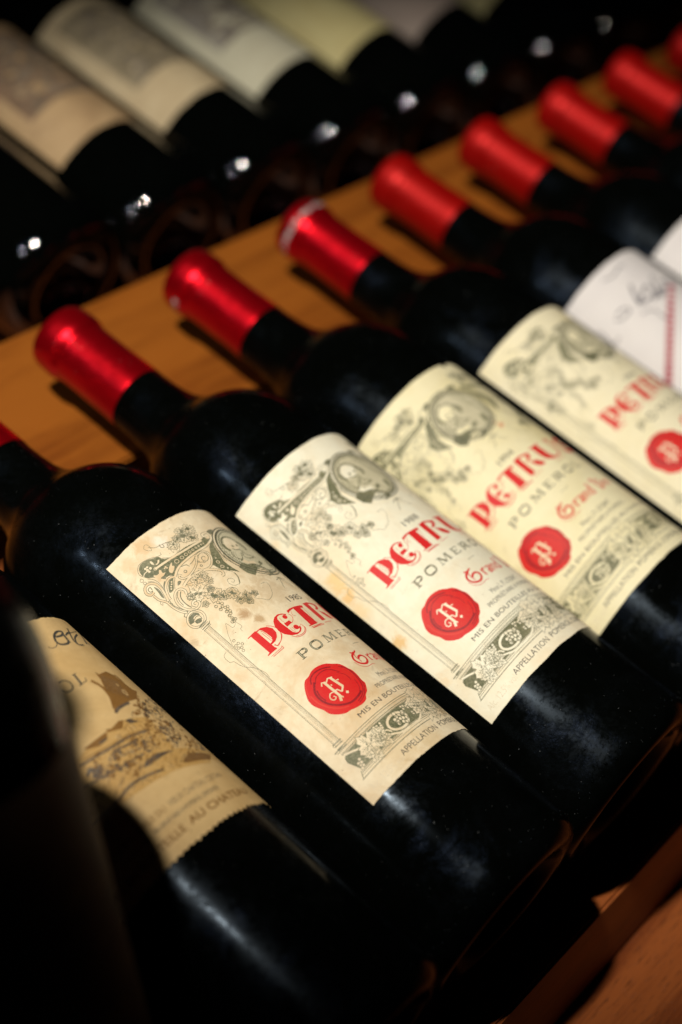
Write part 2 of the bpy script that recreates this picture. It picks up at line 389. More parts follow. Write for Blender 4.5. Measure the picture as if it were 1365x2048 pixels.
def sheet(name, W, Hh, mat, seed=0, jag=.10, pinked=False, notch=None, R=.0381, curl=0.0):
    """paper label of real thickness, edges a little worn"""
    rs = random.Random(seed); bm = bmesh.new(); nu = int(round(W / GRID)); W = nu*GRID; nv = int(Hh / 1.5)
    top = []; grid = []
    for i in range(nu + 1):
        col = []
        for j in range(nv + 1):
            u, v = i*GRID, Hh*j/nv
            if j in (0, nv): v += rs.uniform(-jag, jag) + (.25*noise.noise(Vector((u*.12, seed, j))))
            if pinked and j == nv: v += .45 if i % 2 else -.45
            if notch and j == 0 and abs(u - notch) < 2.4: v += 2.6 * (1 - abs(u - notch)/2.4)
            if i in (0, nu): u += 0
            r = R + .00013
            if curl and j > nv - 9 and i > nu - 14: r += curl * ((j - nv + 9)/9)**2 * ((i - nu + 14)/14)**2
            col.append(bm.verts.new(wrap(u, v, r)))
        grid.append(col)
    for i in range(nu):
        for j in range(nv): bm.faces.new((grid[i][j], grid[i+1][j], grid[i+1][j+1], grid[i][j+1]))
    nrim = len(bm.verts)
    edge = [grid[i][0] for i in range(nu+1)] + [grid[nu][j] for j in range(1, nv+1)] + [grid[i][nv] for i in range(nu-1, -1, -1)] + [grid[0][j] for j in range(nv-1, 0, -1)]
    low = []
    for v in edge:
        d = math.hypot(v.co.x, v.co.z); low.append(bm.verts.new((v.co.x*(d-.00025)/d, v.co.y, v.co.z*(d-.00025)/d)))
    for k in range(len(edge)):
        k2 = (k+1) % len(edge); bm.faces.new((edge[k], low[k], low[k2], edge[k2]))
    for f in bm.faces:
        c = f.calc_center_median(); f.normal_update()
        if f.normal.x*c.x + f.normal.z*c.z < 0: f.normal_flip()
    me = from_bm(name, bm); me.materials.append(mat); round_normals(me); return me

# ---- serif capitals drawn as strokes on a unit grid (x right, y up, cap height 1)
SERIF = {'P': (.75, [((.18, 0), (.18, 1), .2), ((.18, .95), (.5, .97), .08), ((.18, .48), (.5, .46), .08)], [((.5, .97), (.68, .88), (.72, .72), (.66, .54), (.5, .46))], [(.0, .36, 0), (.0, .3, 1)]),
 'O': (.95, [], [((.47, 1), (.2, .92), (.1, .5), (.2, .08), (.47, 0)), ((.47, 0), (.74, .08), (.84, .5), (.74, .92), (.47, 1))], []),
 'M': (1.15, [((.15, 0), (.22, 1), .07), ((.25, 1), (.58, .05), .2), ((.58, .05), (.88, 1), .07), ((.92, 1), (.98, 0), .2)], [], [(.0, .32, 0), (.8, 1.15, 0), (.08, .34, 1), (.8, 1.08, 1)]),
 'E': (.75, [((.18, 0), (.18, 1), .2), ((.18, .97), (.66, .97), .07), ((.18, .5), (.5, .5), .07), ((.18, .03), (.7, .03), .07), ((.66, .97), (.66, .78), .07), ((.7, .03), (.7, .24), .07), ((.5, .6), (.5, .4), .06)], [], [(.0, .3, 0), (.0, .3, 1)]),
 'R': (.9, [((.18, 0), (.18, 1), .2), ((.18, .95), (.5, .97), .08), ((.18, .5), (.5, .48), .08), ((.42, .48), (.82, .02), .2)], [((.5, .97), (.68, .88), (.72, .74), (.66, .58), (.5, .48))], [(.0, .34, 0), (.7, .95, 0), (.0, .3, 1)]),
 'L': (.72, [((.18, 0), (.18, 1), .2), ((.18, .03), (.68, .03), .07), ((.68, .03), (.68, .26), .07)], [], [(.0, .3, 0), (.0, .36, 1)]),
 'U': (.9, [((.2, 1), (.2, .3), .2), ((.74, 1), (.74, .3), .08)], [((.2, .3), (.28, .08), (.47, 0), (.66, .08), (.74, .3))], [(.04, .38, 1), (.6, .88, 1)]),
}
def serif_word(pr, word, L, c, u0, v, cap, width, inner=None):
    tot = sum(SERIF[ch][0] for ch in word) + .28*(len(word)-1); sx = width/tot; x = u0
    for ch in word:
        w, lines, arcs, serifs = SERIF[ch]; pt = lambda p: Vector((x + p[0]*sx, v - p[1]*cap))
        for a, b, t in lines: pr.stroke(L, c, t*cap*1.3, [pt(a), pt(b)])
        for A in arcs: pr.stroke(L, c, .22*cap, cr_spline([pt(p) for p in A], False, .3))
        for a, b, y in serifs: pr.stroke(L, c, .06*cap, [pt((a, .02 if y == 0 else .98)), pt((b, .02 if y == 0 else .98))])
        if inner:
            for a, b, t in lines:
                if t >= .2: pr.stroke(L+1, inner, .07*cap, [pt((a[0], a[1]*.86+.07)), pt((b[0], b[1]*.86+.07))])
            for A in arcs: pr.stroke(L+1, inner, .06*cap, cr_spline([pt(p) for p in A], False, .3)[2:-2] or [pt(A[0]), pt(A[1])])
        x += (w + .28)*sx
DATA = json.loads('''{"half":[[2,"F","G",0,1,[635,1193,676,955,807,822,959,790,1153,840,1355,952,1498,1017,1535,1157,1640,1261,1914,1334,2481,1329,3174,1377,3411,1305,3451,1449,3609,1473,3418,1604,3101,1695,2626,1685,2071,1743,1772,1800,1561,1840,1387,1949,1242,1816,1127,1793,972,1703,845,1478,696,1346]],
[2,"f","G",0,1,[3523,1565,3194,1788,2989,2049,2871,2266,2621,2469,2749,2559,2761,2794,2951,3020]],
[2,"f","G",0,1,[3605,1514,3287,1794,3036,2202,2658,2454,2707,2653,2760,2814,3002,3010,3245,3231,3160,2937,3122,2584,3222,2138,3459,1749,3678,1541]],
[4,"S","p",1.0,0,[1097,1291,1747,1365,2392,1419,3190,1416]],
[4,"c","p",0.24,12,[1817,1587,75,0]],
[4,"c","p",0.24,12,[2057,1586,62,0]],
[4,"c","p",0.24,12,[2254,1575,56,0]],
[4,"c","p",0.24,12,[2434,1573,50,0]],
[4,"c","p",0.24,12,[2592,1569,42,0]],
[4,"c","p",0.24,12,[2751,1563,36,0]],
[4,"c","p",0.24,12,[2893,1559,30,0]],
[4,"c","p",0.24,12,[3028,1549,26,0]],
[4,"c","p",0.24,12,[3148,1545,22,0]],
[4,"c","p",0.25,12,[1106,1289,50,0]],
[5,"c","gp",0,8,[878,1034,45,0]],
[5,"c","gp",0,8,[961,1038,40,0]],
[5,"c","gp",0,8,[1008,1151,50,0]],
[5,"c","gp",0,8,[897,1211,45,0]],
[5,"c","gp",0,8,[894,1126,50,0]],
[5,"c","gp",0,8,[1392,1483,35,0]],
[5,"c","gp",0,8,[1332,1503,30,0]],
[5,"c","gp",0,8,[1401,1546,30,0]],
[3,"S","p",0.35,0,[866,1155,734,1146,643,1203]],
[3,"F","p",0,1,[1614,1503,1671,1497,1578,1611,1630,1663,1521,1758,1378,1817,1338,1734,1420,1614]],
[3,"F","p",0,1,[1161,1402,1202,1467,1158,1583,1245,1635,1134,1679,1010,1664,916,1761,847,1724,898,1619,864,1459,902,1420,968,1495,1056,1511]],
[3,"F","p",0,1,[1165,935,1216,989,1210,1066,1186,1163,1138,1070]],
[3,"F","p",0,1,[1391,1092,1444,1127,1375,1199,1237,1217,1222,1161,1312,1174]],
[3,"S","g",0.2,0,[626,1203,593,1021,694,854,836,773,1031,788,1264,868,1463,981,1629,1023,1654,944]],
[3,"S","g",0.2,0,[1545,1146,1661,1240,1768,1343]],
[4,"c","g",0.2,12,[498,1253,62,0]],
[4,"c","g",0.2,12,[504,1403,50,0]],
[4,"T","g",0.75,0,[1348,1989,1570,1849,1793,1779,2183,1736,2602,1709,3101,1695,3463,1582,3672,1454,3741,1287,3677,1179,3482,1187,3400,1279,3525,1312]],
[4,"T","g",0.8,0,[1307,2453,1599,2366,1875,2366,2162,2429,2401,2543,2600,2701,2709,2861,2650,3004,2550,3013]],
[4,"T","g",0.5,0,[2491,1836,2717,1811,2906,1914,2909,2124,2742,2347,2521,2478,2248,2448,2118,2297]],
[3,"S","g",0.3,0,[2447,1968,2577,1858,2782,1855,2836,2016,2764,2155,2622,2222,2530,2134,2563,2014,2677,1991,2703,2072]],
[3,"S","g",0.3,0,[2344,2053,2390,2131,2482,2181,2499,2235]],
[4,"c","g",0.18,12,[2364,2069,35,0]],
[4,"c","g",0.18,12,[2535,2200,35,0]],
[4,"c","g",0.3,12,[2316,2257,40,0]],
[4,"c","g",0.35,12,[1742,2078,50,0]],
[4,"T","g",0.45,0,[2397,1929,2214,2112,1943,2245,1670,2294,1487,2234,1432,2097,1492,2035,1532,2117]],
[3,"S","g",0.35,0,[1770,1838,1949,1902,1990,2021]],
[3,"S","g",0.3,0,[2053,1974,2176,1956,2347,1890,2461,1813]],
[4,"T","g",0.7,0,[482,1862,352,1866,275,1712,366,1540,538,1505,703,1658,740,1904,680,2176,586,2428]],
[3,"S","g",0.35,0,[496,1777,513,1636,408,1652,401,1765,494,1815]],
[2,"F","g",0,1,[603,1723,661,1913,610,2175,550,2305,523,2192,571,1968]],
[3,"S","g",0.22,0,[669,1355,789,1535,824,1819,731,2196]],
[3,"S","g",0.2,0,[603,1440,733,1592,761,1847,717,2139]],
[4,"T","g",0.6,0,[1331,1971,1183,1894,1001,1939,834,2073,705,2327,661,2476]],
[3,"F","G",0,1,[1278,1955,1125,1953,948,2081,812,2290,969,2307,1140,2132]],
[5,"c","gp",0,8,[1132,2042,30,0]],
[5,"c","gp",0,8,[1075,2110,30,0]],
[5,"c","gp",0,8,[1001,2161,30,0]],
[5,"c","gp",0,8,[945,2232,30,0]],
[3,"S","g",0.25,0,[1329,2009,1160,2154,1021,2324]],
[2,"F","g",0,1,[1281,2182,1385,2251,1272,2314,1173,2309]],
[4,"T","g",0.6,0,[1154,2732,1215,2617,1163,2460,1024,2409,870,2477,746,2655,705,2887,767,3139,921,3334,1112,3367,1229,3294,1220,3153,1108,3103,1018,3184,1065,3275]],
[3,"S","g",0.45,0,[1096,2528,974,2634,901,2813,895,3046,931,3218]],
[3,"S","g",0.3,0,[1011,2474,890,2580,816,2776,805,2963]],
[4,"T","g",0.5,0,[382,1943,394,2178,470,2350,514,2482,517,2725,576,3015,691,3250]],
[3,"S","g",0.2,0,[398,2263,324,2353,354,2429,400,2366]],
[3,"S","g",0.3,0,[608,2494,578,2699,648,2980,740,3167,671,3305]],
[3,"S","g",0.25,0,[661,2476,539,2492,599,2643,496,2641]],
[4,"c","gg",0,6,[583,2764,20,0]],
[4,"c","gg",0,6,[610,2835,20,0]],
[4,"c","gg",0,6,[637,2906,20,0]],
[4,"c","gg",0,6,[664,2977,20,0]],
[4,"c","gg",0,6,[691,3048,20,0]],
[3,"S","g",0.5,0,[998,1854,850,1970,749,2177]],
[2,"F","g",0,1,[1109,1651,1148,1735,1088,1832,1022,1759]],
[5,"l","g",0.16,0,[2857,707,220,90]],
[5,"l","g",0.16,1,[3200,777,270,90]],
[5,"l","g",0.16,2,[3036,1111,227,90]],
[5,"l","g",0.16,3,[2760,982,277,90]],
[5,"l","g",0.16,4,[2499,882,178,90]],
[5,"l","g",0.16,9,[2191,1015,227,50]],
[3,"S","g",0.16,0,[1362,442,1479,355,1567,443,1512,679,1391,555,1372,432]],
[3,"S","g",0.22,0,[1506,507,1682,681,1970,741,2370,868]],
[3,"S","g",0.3,0,[1856,679,1826,818,1921,863,1951,724]],
[3,"S","g",0.18,0,[2162,866,2007,1024,1989,1257,2033,1213]],
[3,"S","g",0.18,0,[2324,915,2324,1166,2230,1297,2086,1301]],
[2,"F","g",0,1,[3743,1160,3989,1082,4128,1135,3975,1293,3788,1303]],
[3,"S","g",0.2,0,[2666,2728,2924,2941,3013,3140,2993,3334,2890,3515,2783,3649]],
[3,"S","g",0.5,0,[3036,3154,2989,3372,2834,3601]],
[3,"S","g",0.18,0,[2798,3618,2609,3586,2513,3434,2543,3294,2630,3235,2743,3286,2773,3397,2665,3464,2626,3396]],
[4,"c","p",0.3,12,[2911,2478,60,0]],
[4,"c","p",0.3,12,[2887,2712,60,0]],
[4,"c","gp",0,12,[3004,2867,30,0]],
[4,"c","gp",0,12,[2989,2299,30,0]],
[5,"l","g",0.16,20,[1811,2572,243,50]],
[5,"l","g",0.16,21,[2085,2576,166,50]],
[5,"l","g",0.16,22,[2061,2881,165,50]],
[5,"l","g",0.16,23,[1464,2959,365,50]],
[5,"l","g",0.16,24,[1195,2917,155,50]],
[5,"l","g",0.16,25,[1337,3469,130,50]],
[3,"S","g",0.2,0,[1307,2453,1585,2556,1919,2672,2177,2695,2061,2881,1797,3005]],
[5,"l","g",0.16,40,[1797,3408,320,80]],
[5,"l","g",0.16,41,[1873,3157,135,80]],
[5,"l","g",0.16,42,[1971,3650,190,80]],
[5,"l","g",0.16,43,[2261,3781,251,80]],
[5,"l","g",0.16,44,[2302,4156,168,80]],
[5,"l","g",0.16,45,[2635,4133,176,80]],
[5,"l","g",0.16,46,[2914,4223,139,80]],
[5,"l","g",0.16,47,[2515,4366,158,80]],
[3,"S","g",0.2,0,[2242,3522,2447,3566,2542,3719,2481,3916]],
[3,"S","g",0.18,0,[2739,4348,2841,4478,2984,4591,3119,4713,3436,4599,3694,4303,3762,4041,3495,4013]],
[3,"S","g",0.3,0,[4377,4079,4807,3946,4665,4068,4407,4374,4342,4488]],
[7,"c","gp",0.22,12,[1501,3781,52,0]],
[7,"c","gp",0.22,12,[1661,3713,52,0]],
[7,"c","gp",0.22,12,[1729,3839,52,0]],
[7,"c","gp",0.22,12,[1651,3931,52,0]],
[7,"c","gp",0.22,12,[1533,3973,52,0]],
[7,"c","gp",0.22,12,[1700,4030,52,0]],
[7,"c","gp",0.22,12,[1774,4050,52,0]],
[7,"c","gp",0.22,12,[1705,4128,52,0]],
[7,"c","gp",0.22,12,[1611,4170,52,0]],
[7,"c","gp",0.22,12,[1716,4238,52,0]],
[7,"c","gp",0.22,12,[1666,4304,52,0]],
[7,"c","gp",0.22,12,[1574,4344,52,0]],
[7,"c","gp",0.22,12,[1570,4478,52,0]],
[7,"c","gp",0.22,12,[1537,4603,52,0]],
[7,"c","gp",0.22,12,[1569,4537,52,0]],
[7,"c","gp",0.22,12,[1622,4570,52,0]],
[7,"c","gp",0.22,12,[1475,4580,52,0]],
[8,"c","gg",0,6,[1503,3744,26,0]],
[8,"c","gg",0,6,[1671,3783,26,0]],
[8,"c","gg",0,6,[1619,3931,26,0]],
[8,"c","gg",0,6,[1536,3936,26,0]],
[8,"c","gg",0,6,[1664,4135,26,0]],
[8,"c","gg",0,6,[1570,4320,26,0]],
[8,"c","gg",0,6,[1699,4289,26,0]],
[8,"c","gg",0,6,[1614,4133,26,0]],
[4,"c","g",0.22,12,[1016,5108,45,0]],
[4,"c","g",0.22,12,[1048,5280,45,0]],
[4,"c","g",0.22,12,[1124,5391,45,0]],
[4,"c","g",0.22,12,[931,5286,45,0]],
[4,"c","g",0.22,12,[937,5409,45,0]],
[4,"c","g",0.22,12,[1023,5467,45,0]],
[4,"c","g",0.22,12,[981,5582,45,0]],
[3,"S","g",0.15,0,[1543,4649,1584,4847,1559,4940,1485,4945,1458,5073]],
[3,"S","g",0.15,0,[1504,4688,1409,4748,1320,4733,1311,4606,1275,4470,1187,4592,1040,4823,948,5032,878,5168]],
[3,"S","g",0.18,0,[578,5190,422,5237,380,5379,403,5561,493,5610,538,5836,610,6036,759,6228,841,6416,909,6684,879,6879]],
[5,"c","g",0.22,28,[740,3626,335,0]],
[5,"c","g",0.2,28,[740,3626,260,0]],
[2,"F","g",0,1,[469,3616,601,3417,827,3401,941,3530,917,3623,836,3531,698,3530,638,3658,519,3636]],
[2,"F","g",0,1,[631,3768,638,3658,776,3660,875,3734,817,3826,698,3806]],
[3,"S","g",0.3,0,[659,3603,799,3568,899,3641,873,3771]],
[3,"S","g",0.3,0,[751,3234,597,3213,534,3258,572,3342]],
[3,"s","g",0.5,0,[588,3914,925,3909]],
[3,"s","g",0.2,0,[594,3984,931,3978]],
[3,"s","g",0.45,0,[600,4054,937,4048]],
[3,"s","g",0.3,0,[606,4124,943,4118]],
[3,"S","g",0.3,0,[981,3991,924,4065,828,4074]],
[3,"s","g",0.2,0,[627,4117,604,10119]],
[3,"s","g",0.09,0,[663,4121,642,10122]],
[3,"s","g",0.09,0,[744,4130,728,10129]],
[3,"s","g",0.11,0,[785,4135,771,10132]],
[3,"s","g",0.11,0,[817,4138,805,10135]],
[3,"s","g",0.26,0,[853,4142,843,10138]],
[4,"s","g",0.5,0,[554,9999,903,10018]],
[4,"s","g",0.3,0,[554,10089,903,10108]],
[4,"s","g",0.3,0,[554,10199,903,10218]],
[4,"s","g",0.3,0,[554,10259,903,10278]],
[3,"S","g",0.25,0,[525,10064,579,9982,644,10002]],
[3,"s","g",0.4,0,[391,10234,762,10228]],
[3,"s","g",0.3,0,[400,10226,4700,10176]],
[3,"s","g",0.22,0,[440,10301,4700,10251]],
[3,"s","g",0.3,0,[520,10416,4700,10366]],
[3,"s","g",0.14,0,[540,10456,4700,10406]],
[3,"s","g",0.09,0,[550,10300,550,10400]],
[3,"s","g",0.09,0,[610,10299,610,10399]],
[3,"s","g",0.09,0,[670,10299,670,10399]],
[3,"s","g",0.09,0,[730,10298,730,10398]],
[3,"s","g",0.09,0,[790,10297,790,10397]],
[3,"s","g",0.09,0,[850,10297,850,10397]],
[3,"s","g",0.09,0,[910,10296,910,10396]],
[3,"s","g",0.09,0,[970,10295,970,10395]],
[3,"s","g",0.09,0,[1030,10295,1030,10395]],
[3,"s","g",0.09,0,[1090,10294,1090,10394]],
[3,"s","g",0.09,0,[1150,10293,1150,10393]],
[3,"s","g",0.09,0,[1210,10293,1210,10393]],
[3,"s","g",0.09,0,[1270,10292,1270,10392]],
[3,"s","g",0.09,0,[1330,10292,1330,10392]],
[3,"s","g",0.09,0,[1390,10291,1390,10391]],
[3,"s","g",0.09,0,[1450,10290,1450,10390]],
[3,"s","g",0.09,0,[1510,10290,1510,10390]],
[3,"s","g",0.09,0,[1570,10289,1570,10389]],
[3,"s","g",0.09,0,[1630,10288,1630,10388]],
[3,"s","g",0.09,0,[1690,10288,1690,10388]],
[3,"s","g",0.09,0,[1750,10287,1750,10387]],
[3,"s","g",0.09,0,[1810,10286,1810,10386]],
[3,"s","g",0.09,0,[1870,10286,1870,10386]],
[3,"s","g",0.09,0,[1930,10285,1930,10385]],
[3,"s","g",0.09,0,[1990,10285,1990,10385]],
[3,"s","g",0.09,0,[2050,10284,2050,10384]],
[3,"s","g",0.09,0,[2110,10283,2110,10383]],
[3,"s","g",0.09,0,[2170,10283,2170,10383]],
[3,"s","g",0.09,0,[2230,10282,2230,10382]],
[3,"s","g",0.09,0,[2290,10281,2290,10381]],
[3,"s","g",0.09,0,[2350,10281,2350,10381]],
[3,"s","g",0.09,0,[2410,10280,2410,10380]],
[3,"s","g",0.09,0,[2470,10279,2470,10379]],
[3,"s","g",0.09,0,[2530,10279,2530,10379]],
[3,"s","g",0.09,0,[2590,10278,2590,10378]],
[3,"s","g",0.09,0,[2650,10278,2650,10378]],
[3,"s","g",0.09,0,[2710,10277,2710,10377]],
[3,"s","g",0.09,0,[2770,10276,2770,10376]],
[3,"s","g",0.09,0,[2830,10276,2830,10376]],
[3,"s","g",0.09,0,[2890,10275,2890,10375]],
[3,"s","g",0.09,0,[2950,10274,2950,10374]],
[3,"s","g",0.09,0,[3010,10274,3010,10374]],
[3,"s","g",0.09,0,[3070,10273,3070,10373]],
[3,"s","g",0.09,0,[3130,10272,3130,10372]],
[3,"s","g",0.09,0,[3190,10272,3190,10372]],
[3,"s","g",0.09,0,[3250,10271,3250,10371]],
[3,"s","g",0.09,0,[3310,10271,3310,10371]],
[3,"s","g",0.09,0,[3370,10270,3370,10370]],
[3,"s","g",0.09,0,[3430,10269,3430,10369]],
[3,"s","g",0.09,0,[3490,10269,3490,10369]],
[3,"s","g",0.09,0,[3550,10268,3550,10368]],
[3,"s","g",0.09,0,[3610,10267,3610,10367]],
[3,"s","g",0.09,0,[3670,10267,3670,10367]],
[3,"s","g",0.09,0,[3730,10266,3730,10366]],
[3,"s","g",0.09,0,[3790,10265,3790,10365]],
[3,"s","g",0.09,0,[3850,10265,3850,10365]],
[3,"s","g",0.09,0,[3910,10264,3910,10364]],
[3,"s","g",0.09,0,[3970,10263,3970,10363]],
[3,"s","g",0.09,0,[4030,10263,4030,10363]],
[3,"s","g",0.09,0,[4090,10262,4090,10362]],
[3,"s","g",0.09,0,[4150,10262,4150,10362]],
[3,"s","g",0.09,0,[4210,10261,4210,10361]],
[3,"s","g",0.09,0,[4270,10260,4270,10360]],
[3,"s","g",0.09,0,[4330,10260,4330,10360]],
[3,"s","g",0.09,0,[4390,10259,4390,10359]],
[3,"s","g",0.09,0,[4450,10258,4450,10358]],
[3,"s","g",0.09,0,[4510,10258,4510,10358]],
[3,"s","g",0.09,0,[4570,10257,4570,10357]],
[3,"s","g",0.09,0,[4630,10256,4630,10356]],
[3,"s","g",0.09,0,[4690,10256,4690,10356]],
[3,"s","g",0.35,0,[380,11457,4700,11427]],
[3,"s","g",0.18,0,[460,11357,4700,11327]],
[3,"s","g",0.3,0,[530,11287,4700,11257]],
[3,"s","g",0.2,0,[560,11237,4700,11207]],
[3,"s","g",0.3,0,[420,11457,550,11217]],
[2,"f","G",0,1,[500,10576,640,10471,4700,10426,4700,11187,620,11217,460,10726]],
[4,"S","p",0.9,0,[565,10472,806,10568,1033,10677,1282,10766]],
[5,"l","g",0.16,71,[1416,10834,482,25]],
[5,"l","g",0.16,72,[1866,10810,300,40]],
[5,"l","g",0.16,73,[1271,11153,287,20]],
[5,"l","g",0.16,79,[1864,11064,275,20]],
[7,"c","gp",0.2,12,[799,10922,55,0]],
[7,"c","gp",0.2,12,[775,11038,55,0]],
[7,"c","gp",0.2,12,[751,11155,55,0]],
[7,"c","gp",0.2,12,[689,11085,55,0]],
[7,"c","gp",0.2,12,[658,11192,55,0]],
[7,"c","gp",0.2,12,[679,11000,55,0]],
[7,"c","gp",0.2,12,[1908,10520,50,0]],
[7,"c","gp",0.2,12,[2018,10549,50,0]],
[7,"c","gp",0.2,12,[2173,10542,50,0]],
[7,"c","gp",0.2,12,[2146,10628,50,0]],
[7,"c","gp",0.2,12,[2012,10618,50,0]],
[7,"c","gp",0.2,12,[2119,10715,50,0]],
[5,"s","g",1.5,1,[3179,10860,3169,10920,3141,10977,3095,11029,3034,11074,2960,11109,2876,11133,2787,11146,2695,11146,2606,11133,2522,11109,2448,11074,2387,11029,2341,10977,2313,10920,2304,10861,2313,10801,2341,10744,2387,10692,2448,10647,2522,10612,2606,10588,2695,10575,2787,10575,2876,10588,2960,10612,3034,10647,3095,10692,3141,10744,3169,10801]],
[6,"s","p",1.1,1,[3179,10860,3169,10920,3141,10977,3095,11029,3034,11074,2960,11109,2876,11133,2787,11146,2695,11146,2606,11133,2522,11109,2448,11074,2387,11029,2341,10977,2313,10920,2304,10861,2313,10801,2341,10744,2387,10692,2448,10647,2522,10612,2606,10588,2695,10575,2787,10575,2876,10588,2960,10612,3034,10647,3095,10692,3141,10744,3169,10801]],
[8,"c","gp",0.26,12,[2835,10594,72,0]],
[8,"c","gp",0.26,12,[2821,10733,72,0]],
[8,"c","gp",0.26,12,[2684,10780,72,0]],
[8,"c","gp",0.26,12,[2934,10739,72,0]],
[8,"c","gp",0.26,12,[3123,10754,72,0]],
[8,"c","gp",0.26,12,[2877,10848,72,0]],
[8,"c","gp",0.26,12,[2988,10889,72,0]],
[8,"c","gp",0.26,12,[2717,10880,72,0]],
[8,"c","gp",0.26,12,[3126,10943,72,0]],
[8,"c","gp",0.26,12,[2883,11002,72,0]],
[8,"c","gp",0.26,12,[2687,10968,72,0]],
[8,"c","gp",0.26,12,[2969,11062,72,0]],
[8,"c","gp",0.26,12,[3154,10699,72,0]],
[9,"c","gg",0,6,[2800,10718,30,0]],
[9,"c","gg",0,6,[3119,10789,30,0]],
[9,"c","gg",0,6,[3149,10957,30,0]],
[9,"c","gg",0,6,[2707,10983,30,0]],
[9,"c","gg",0,6,[2931,11091,30,0]],
[9,"c","gg",0,6,[2920,10767,30,0]],
[4,"S","p",0.9,0,[1964,10976,2240,11117,2531,11252,2990,11299,3449,11249,3899,11015]],
[4,"S","p",0.7,0,[2051,10837,2164,10866,2249,11015]],
[5,"l","g",0.16,74,[4424,10806,813,40]],
[5,"l","g",0.16,75,[3896,10824,341,50]],
[5,"l","g",0.16,76,[4285,11075,411,50]],
[7,"c","gp",0.2,12,[3301,10525,50,0]],
[7,"c","gp",0.2,12,[3313,10645,50,0]],
[7,"c","gp",0.2,12,[3507,10602,50,0]],
[7,"c","gp",0.2,12,[3523,10687,50,0]],
[7,"c","gp",0.2,12,[3596,10573,50,0]],
[7,"c","gp",0.2,12,[3495,10898,50,0]],
[7,"c","gp",0.2,12,[3486,10969,50,0]],
[7,"c","gp",0.2,12,[3404,10547,50,0]]],"med":[[8,"f","p",0,1,[6040,2430,6028,2605,5994,2777,5936,2943,5858,3100,5759,3246,5642,3378,5508,3493,5360,3590,5200,3668,5032,3724,4858,3759,4680,3770,4502,3759,4328,3724,4160,3668,4000,3590,3852,3493,3718,3378,3601,3246,3502,3100,3424,2943,3366,2777,3332,2605,3320,2430,3332,2255,3366,2083,3424,1917,3502,1760,3601,1614,3718,1482,3852,1367,4000,1270,4160,1192,4328,1136,4502,1101,4680,1090,4858,1101,5032,1136,5200,1192,5360,1270,5508,1367,5642,1482,5759,1614,5858,1760,5936,1917,5994,2083,6028,2255]],
[9,"s","g",0.35,1,[6040,2430,6028,2605,5994,2777,5936,2943,5858,3100,5759,3246,5642,3378,5508,3493,5360,3590,5200,3668,5032,3724,4858,3759,4680,3770,4502,3759,4328,3724,4160,3668,4000,3590,3852,3493,3718,3378,3601,3246,3502,3100,3424,2943,3366,2777,3332,2605,3320,2430,3332,2255,3366,2083,3424,1917,3502,1760,3601,1614,3718,1482,3852,1367,4000,1270,4160,1192,4328,1136,4502,1101,4680,1090,4858,1101,5032,1136,5200,1192,5360,1270,5508,1367,5642,1482,5759,1614,5858,1760,5936,1917,5994,2083,6028,2255]],
[9,"f","m",0,1,[5910,2430,5899,2588,5868,2743,5816,2893,5745,3035,5656,3167,5550,3286,5429,3390,5295,3478,5151,3548,4998,3599,4841,3630,4680,3640,4519,3630,4362,3599,4209,3548,4065,3478,3931,3390,3810,3286,3704,3167,3615,3035,3544,2893,3492,2743,3461,2588,3450,2430,3461,2272,3492,2117,3544,1967,3615,1825,3704,1693,3810,1574,3931,1470,4065,1382,4209,1312,4362,1261,4519,1230,4680,1220,4841,1230,4998,1261,5151,1312,5295,1382,5429,1470,5550,1574,5656,1693,5745,1825,5816,1967,5868,2117,5899,2272]],
[10,"s","g",0.6,1,[5910,2430,5899,2588,5868,2743,5816,2893,5745,3035,5656,3167,5550,3286,5429,3390,5295,3478,5151,3548,4998,3599,4841,3630,4680,3640,4519,3630,4362,3599,4209,3548,4065,3478,3931,3390,3810,3286,3704,3167,3615,3035,3544,2893,3492,2743,3461,2588,3450,2430,3461,2272,3492,2117,3544,1967,3615,1825,3704,1693,3810,1574,3931,1470,4065,1382,4209,1312,4362,1261,4519,1230,4680,1220,4841,1230,4998,1261,5151,1312,5295,1382,5429,1470,5550,1574,5656,1693,5745,1825,5816,1967,5868,2117,5899,2272]],
[10,"s","g",0.2,1,[5800,2430,5790,2574,5762,2715,5715,2851,5650,2980,5569,3100,5472,3208,5362,3303,5240,3383,5109,3446,4970,3493,4826,3521,4680,3530,4534,3521,4390,3493,4251,3446,4120,3383,3998,3303,3888,3208,3791,3100,3710,2980,3645,2851,3598,2715,3570,2574,3560,2430,3570,2286,3598,2145,3645,2009,3710,1880,3791,1760,3888,1652,3998,1557,4120,1477,4251,1414,4390,1367,4534,1339,4680,1330,4826,1339,4970,1367,5109,1414,5240,1477,5362,1557,5472,1652,5569,1760,5650,1880,5715,2009,5762,2145,5790,2286]],
[10,"f","p",0,1,[4137,1651,4367,1646,4603,1863,4552,2123,4245,2331,4008,2272,3844,2156,3883,1903]],
[11,"S","g",0.7,0,[3797,1886,3982,1690,4261,1585,4550,1647,4702,1861,4831,2058,4858,2259]],
[11,"S","G",1.3,0,[3808,1895,3768,2076,3825,2282]],
[11,"S","g",0.9,0,[4662,1891,4727,2062,4784,2277,4695,2380]],
[12,"f","G",0,1,[4232,2098,4216,2140,4176,2158,4134,2144,4113,2105,4124,2062,4162,2039,4206,2048]],
[12,"f","G",0,1,[4515,2097,4498,2138,4458,2157,4416,2143,4395,2104,4407,2061,4445,2038,4488,2047]],
[11,"S","g",0.5,0,[4021,2188,4087,2279,4304,2320]],
[11,"S","g",0.45,0,[4338,2292,4308,2463,4161,2655,4248,2802,4541,2826]],
[11,"S","g",0.4,0,[4411,2380,4399,2609,4625,2726]],
[11,"S","g",0.4,0,[4190,2486,3987,2726,3764,2842]],
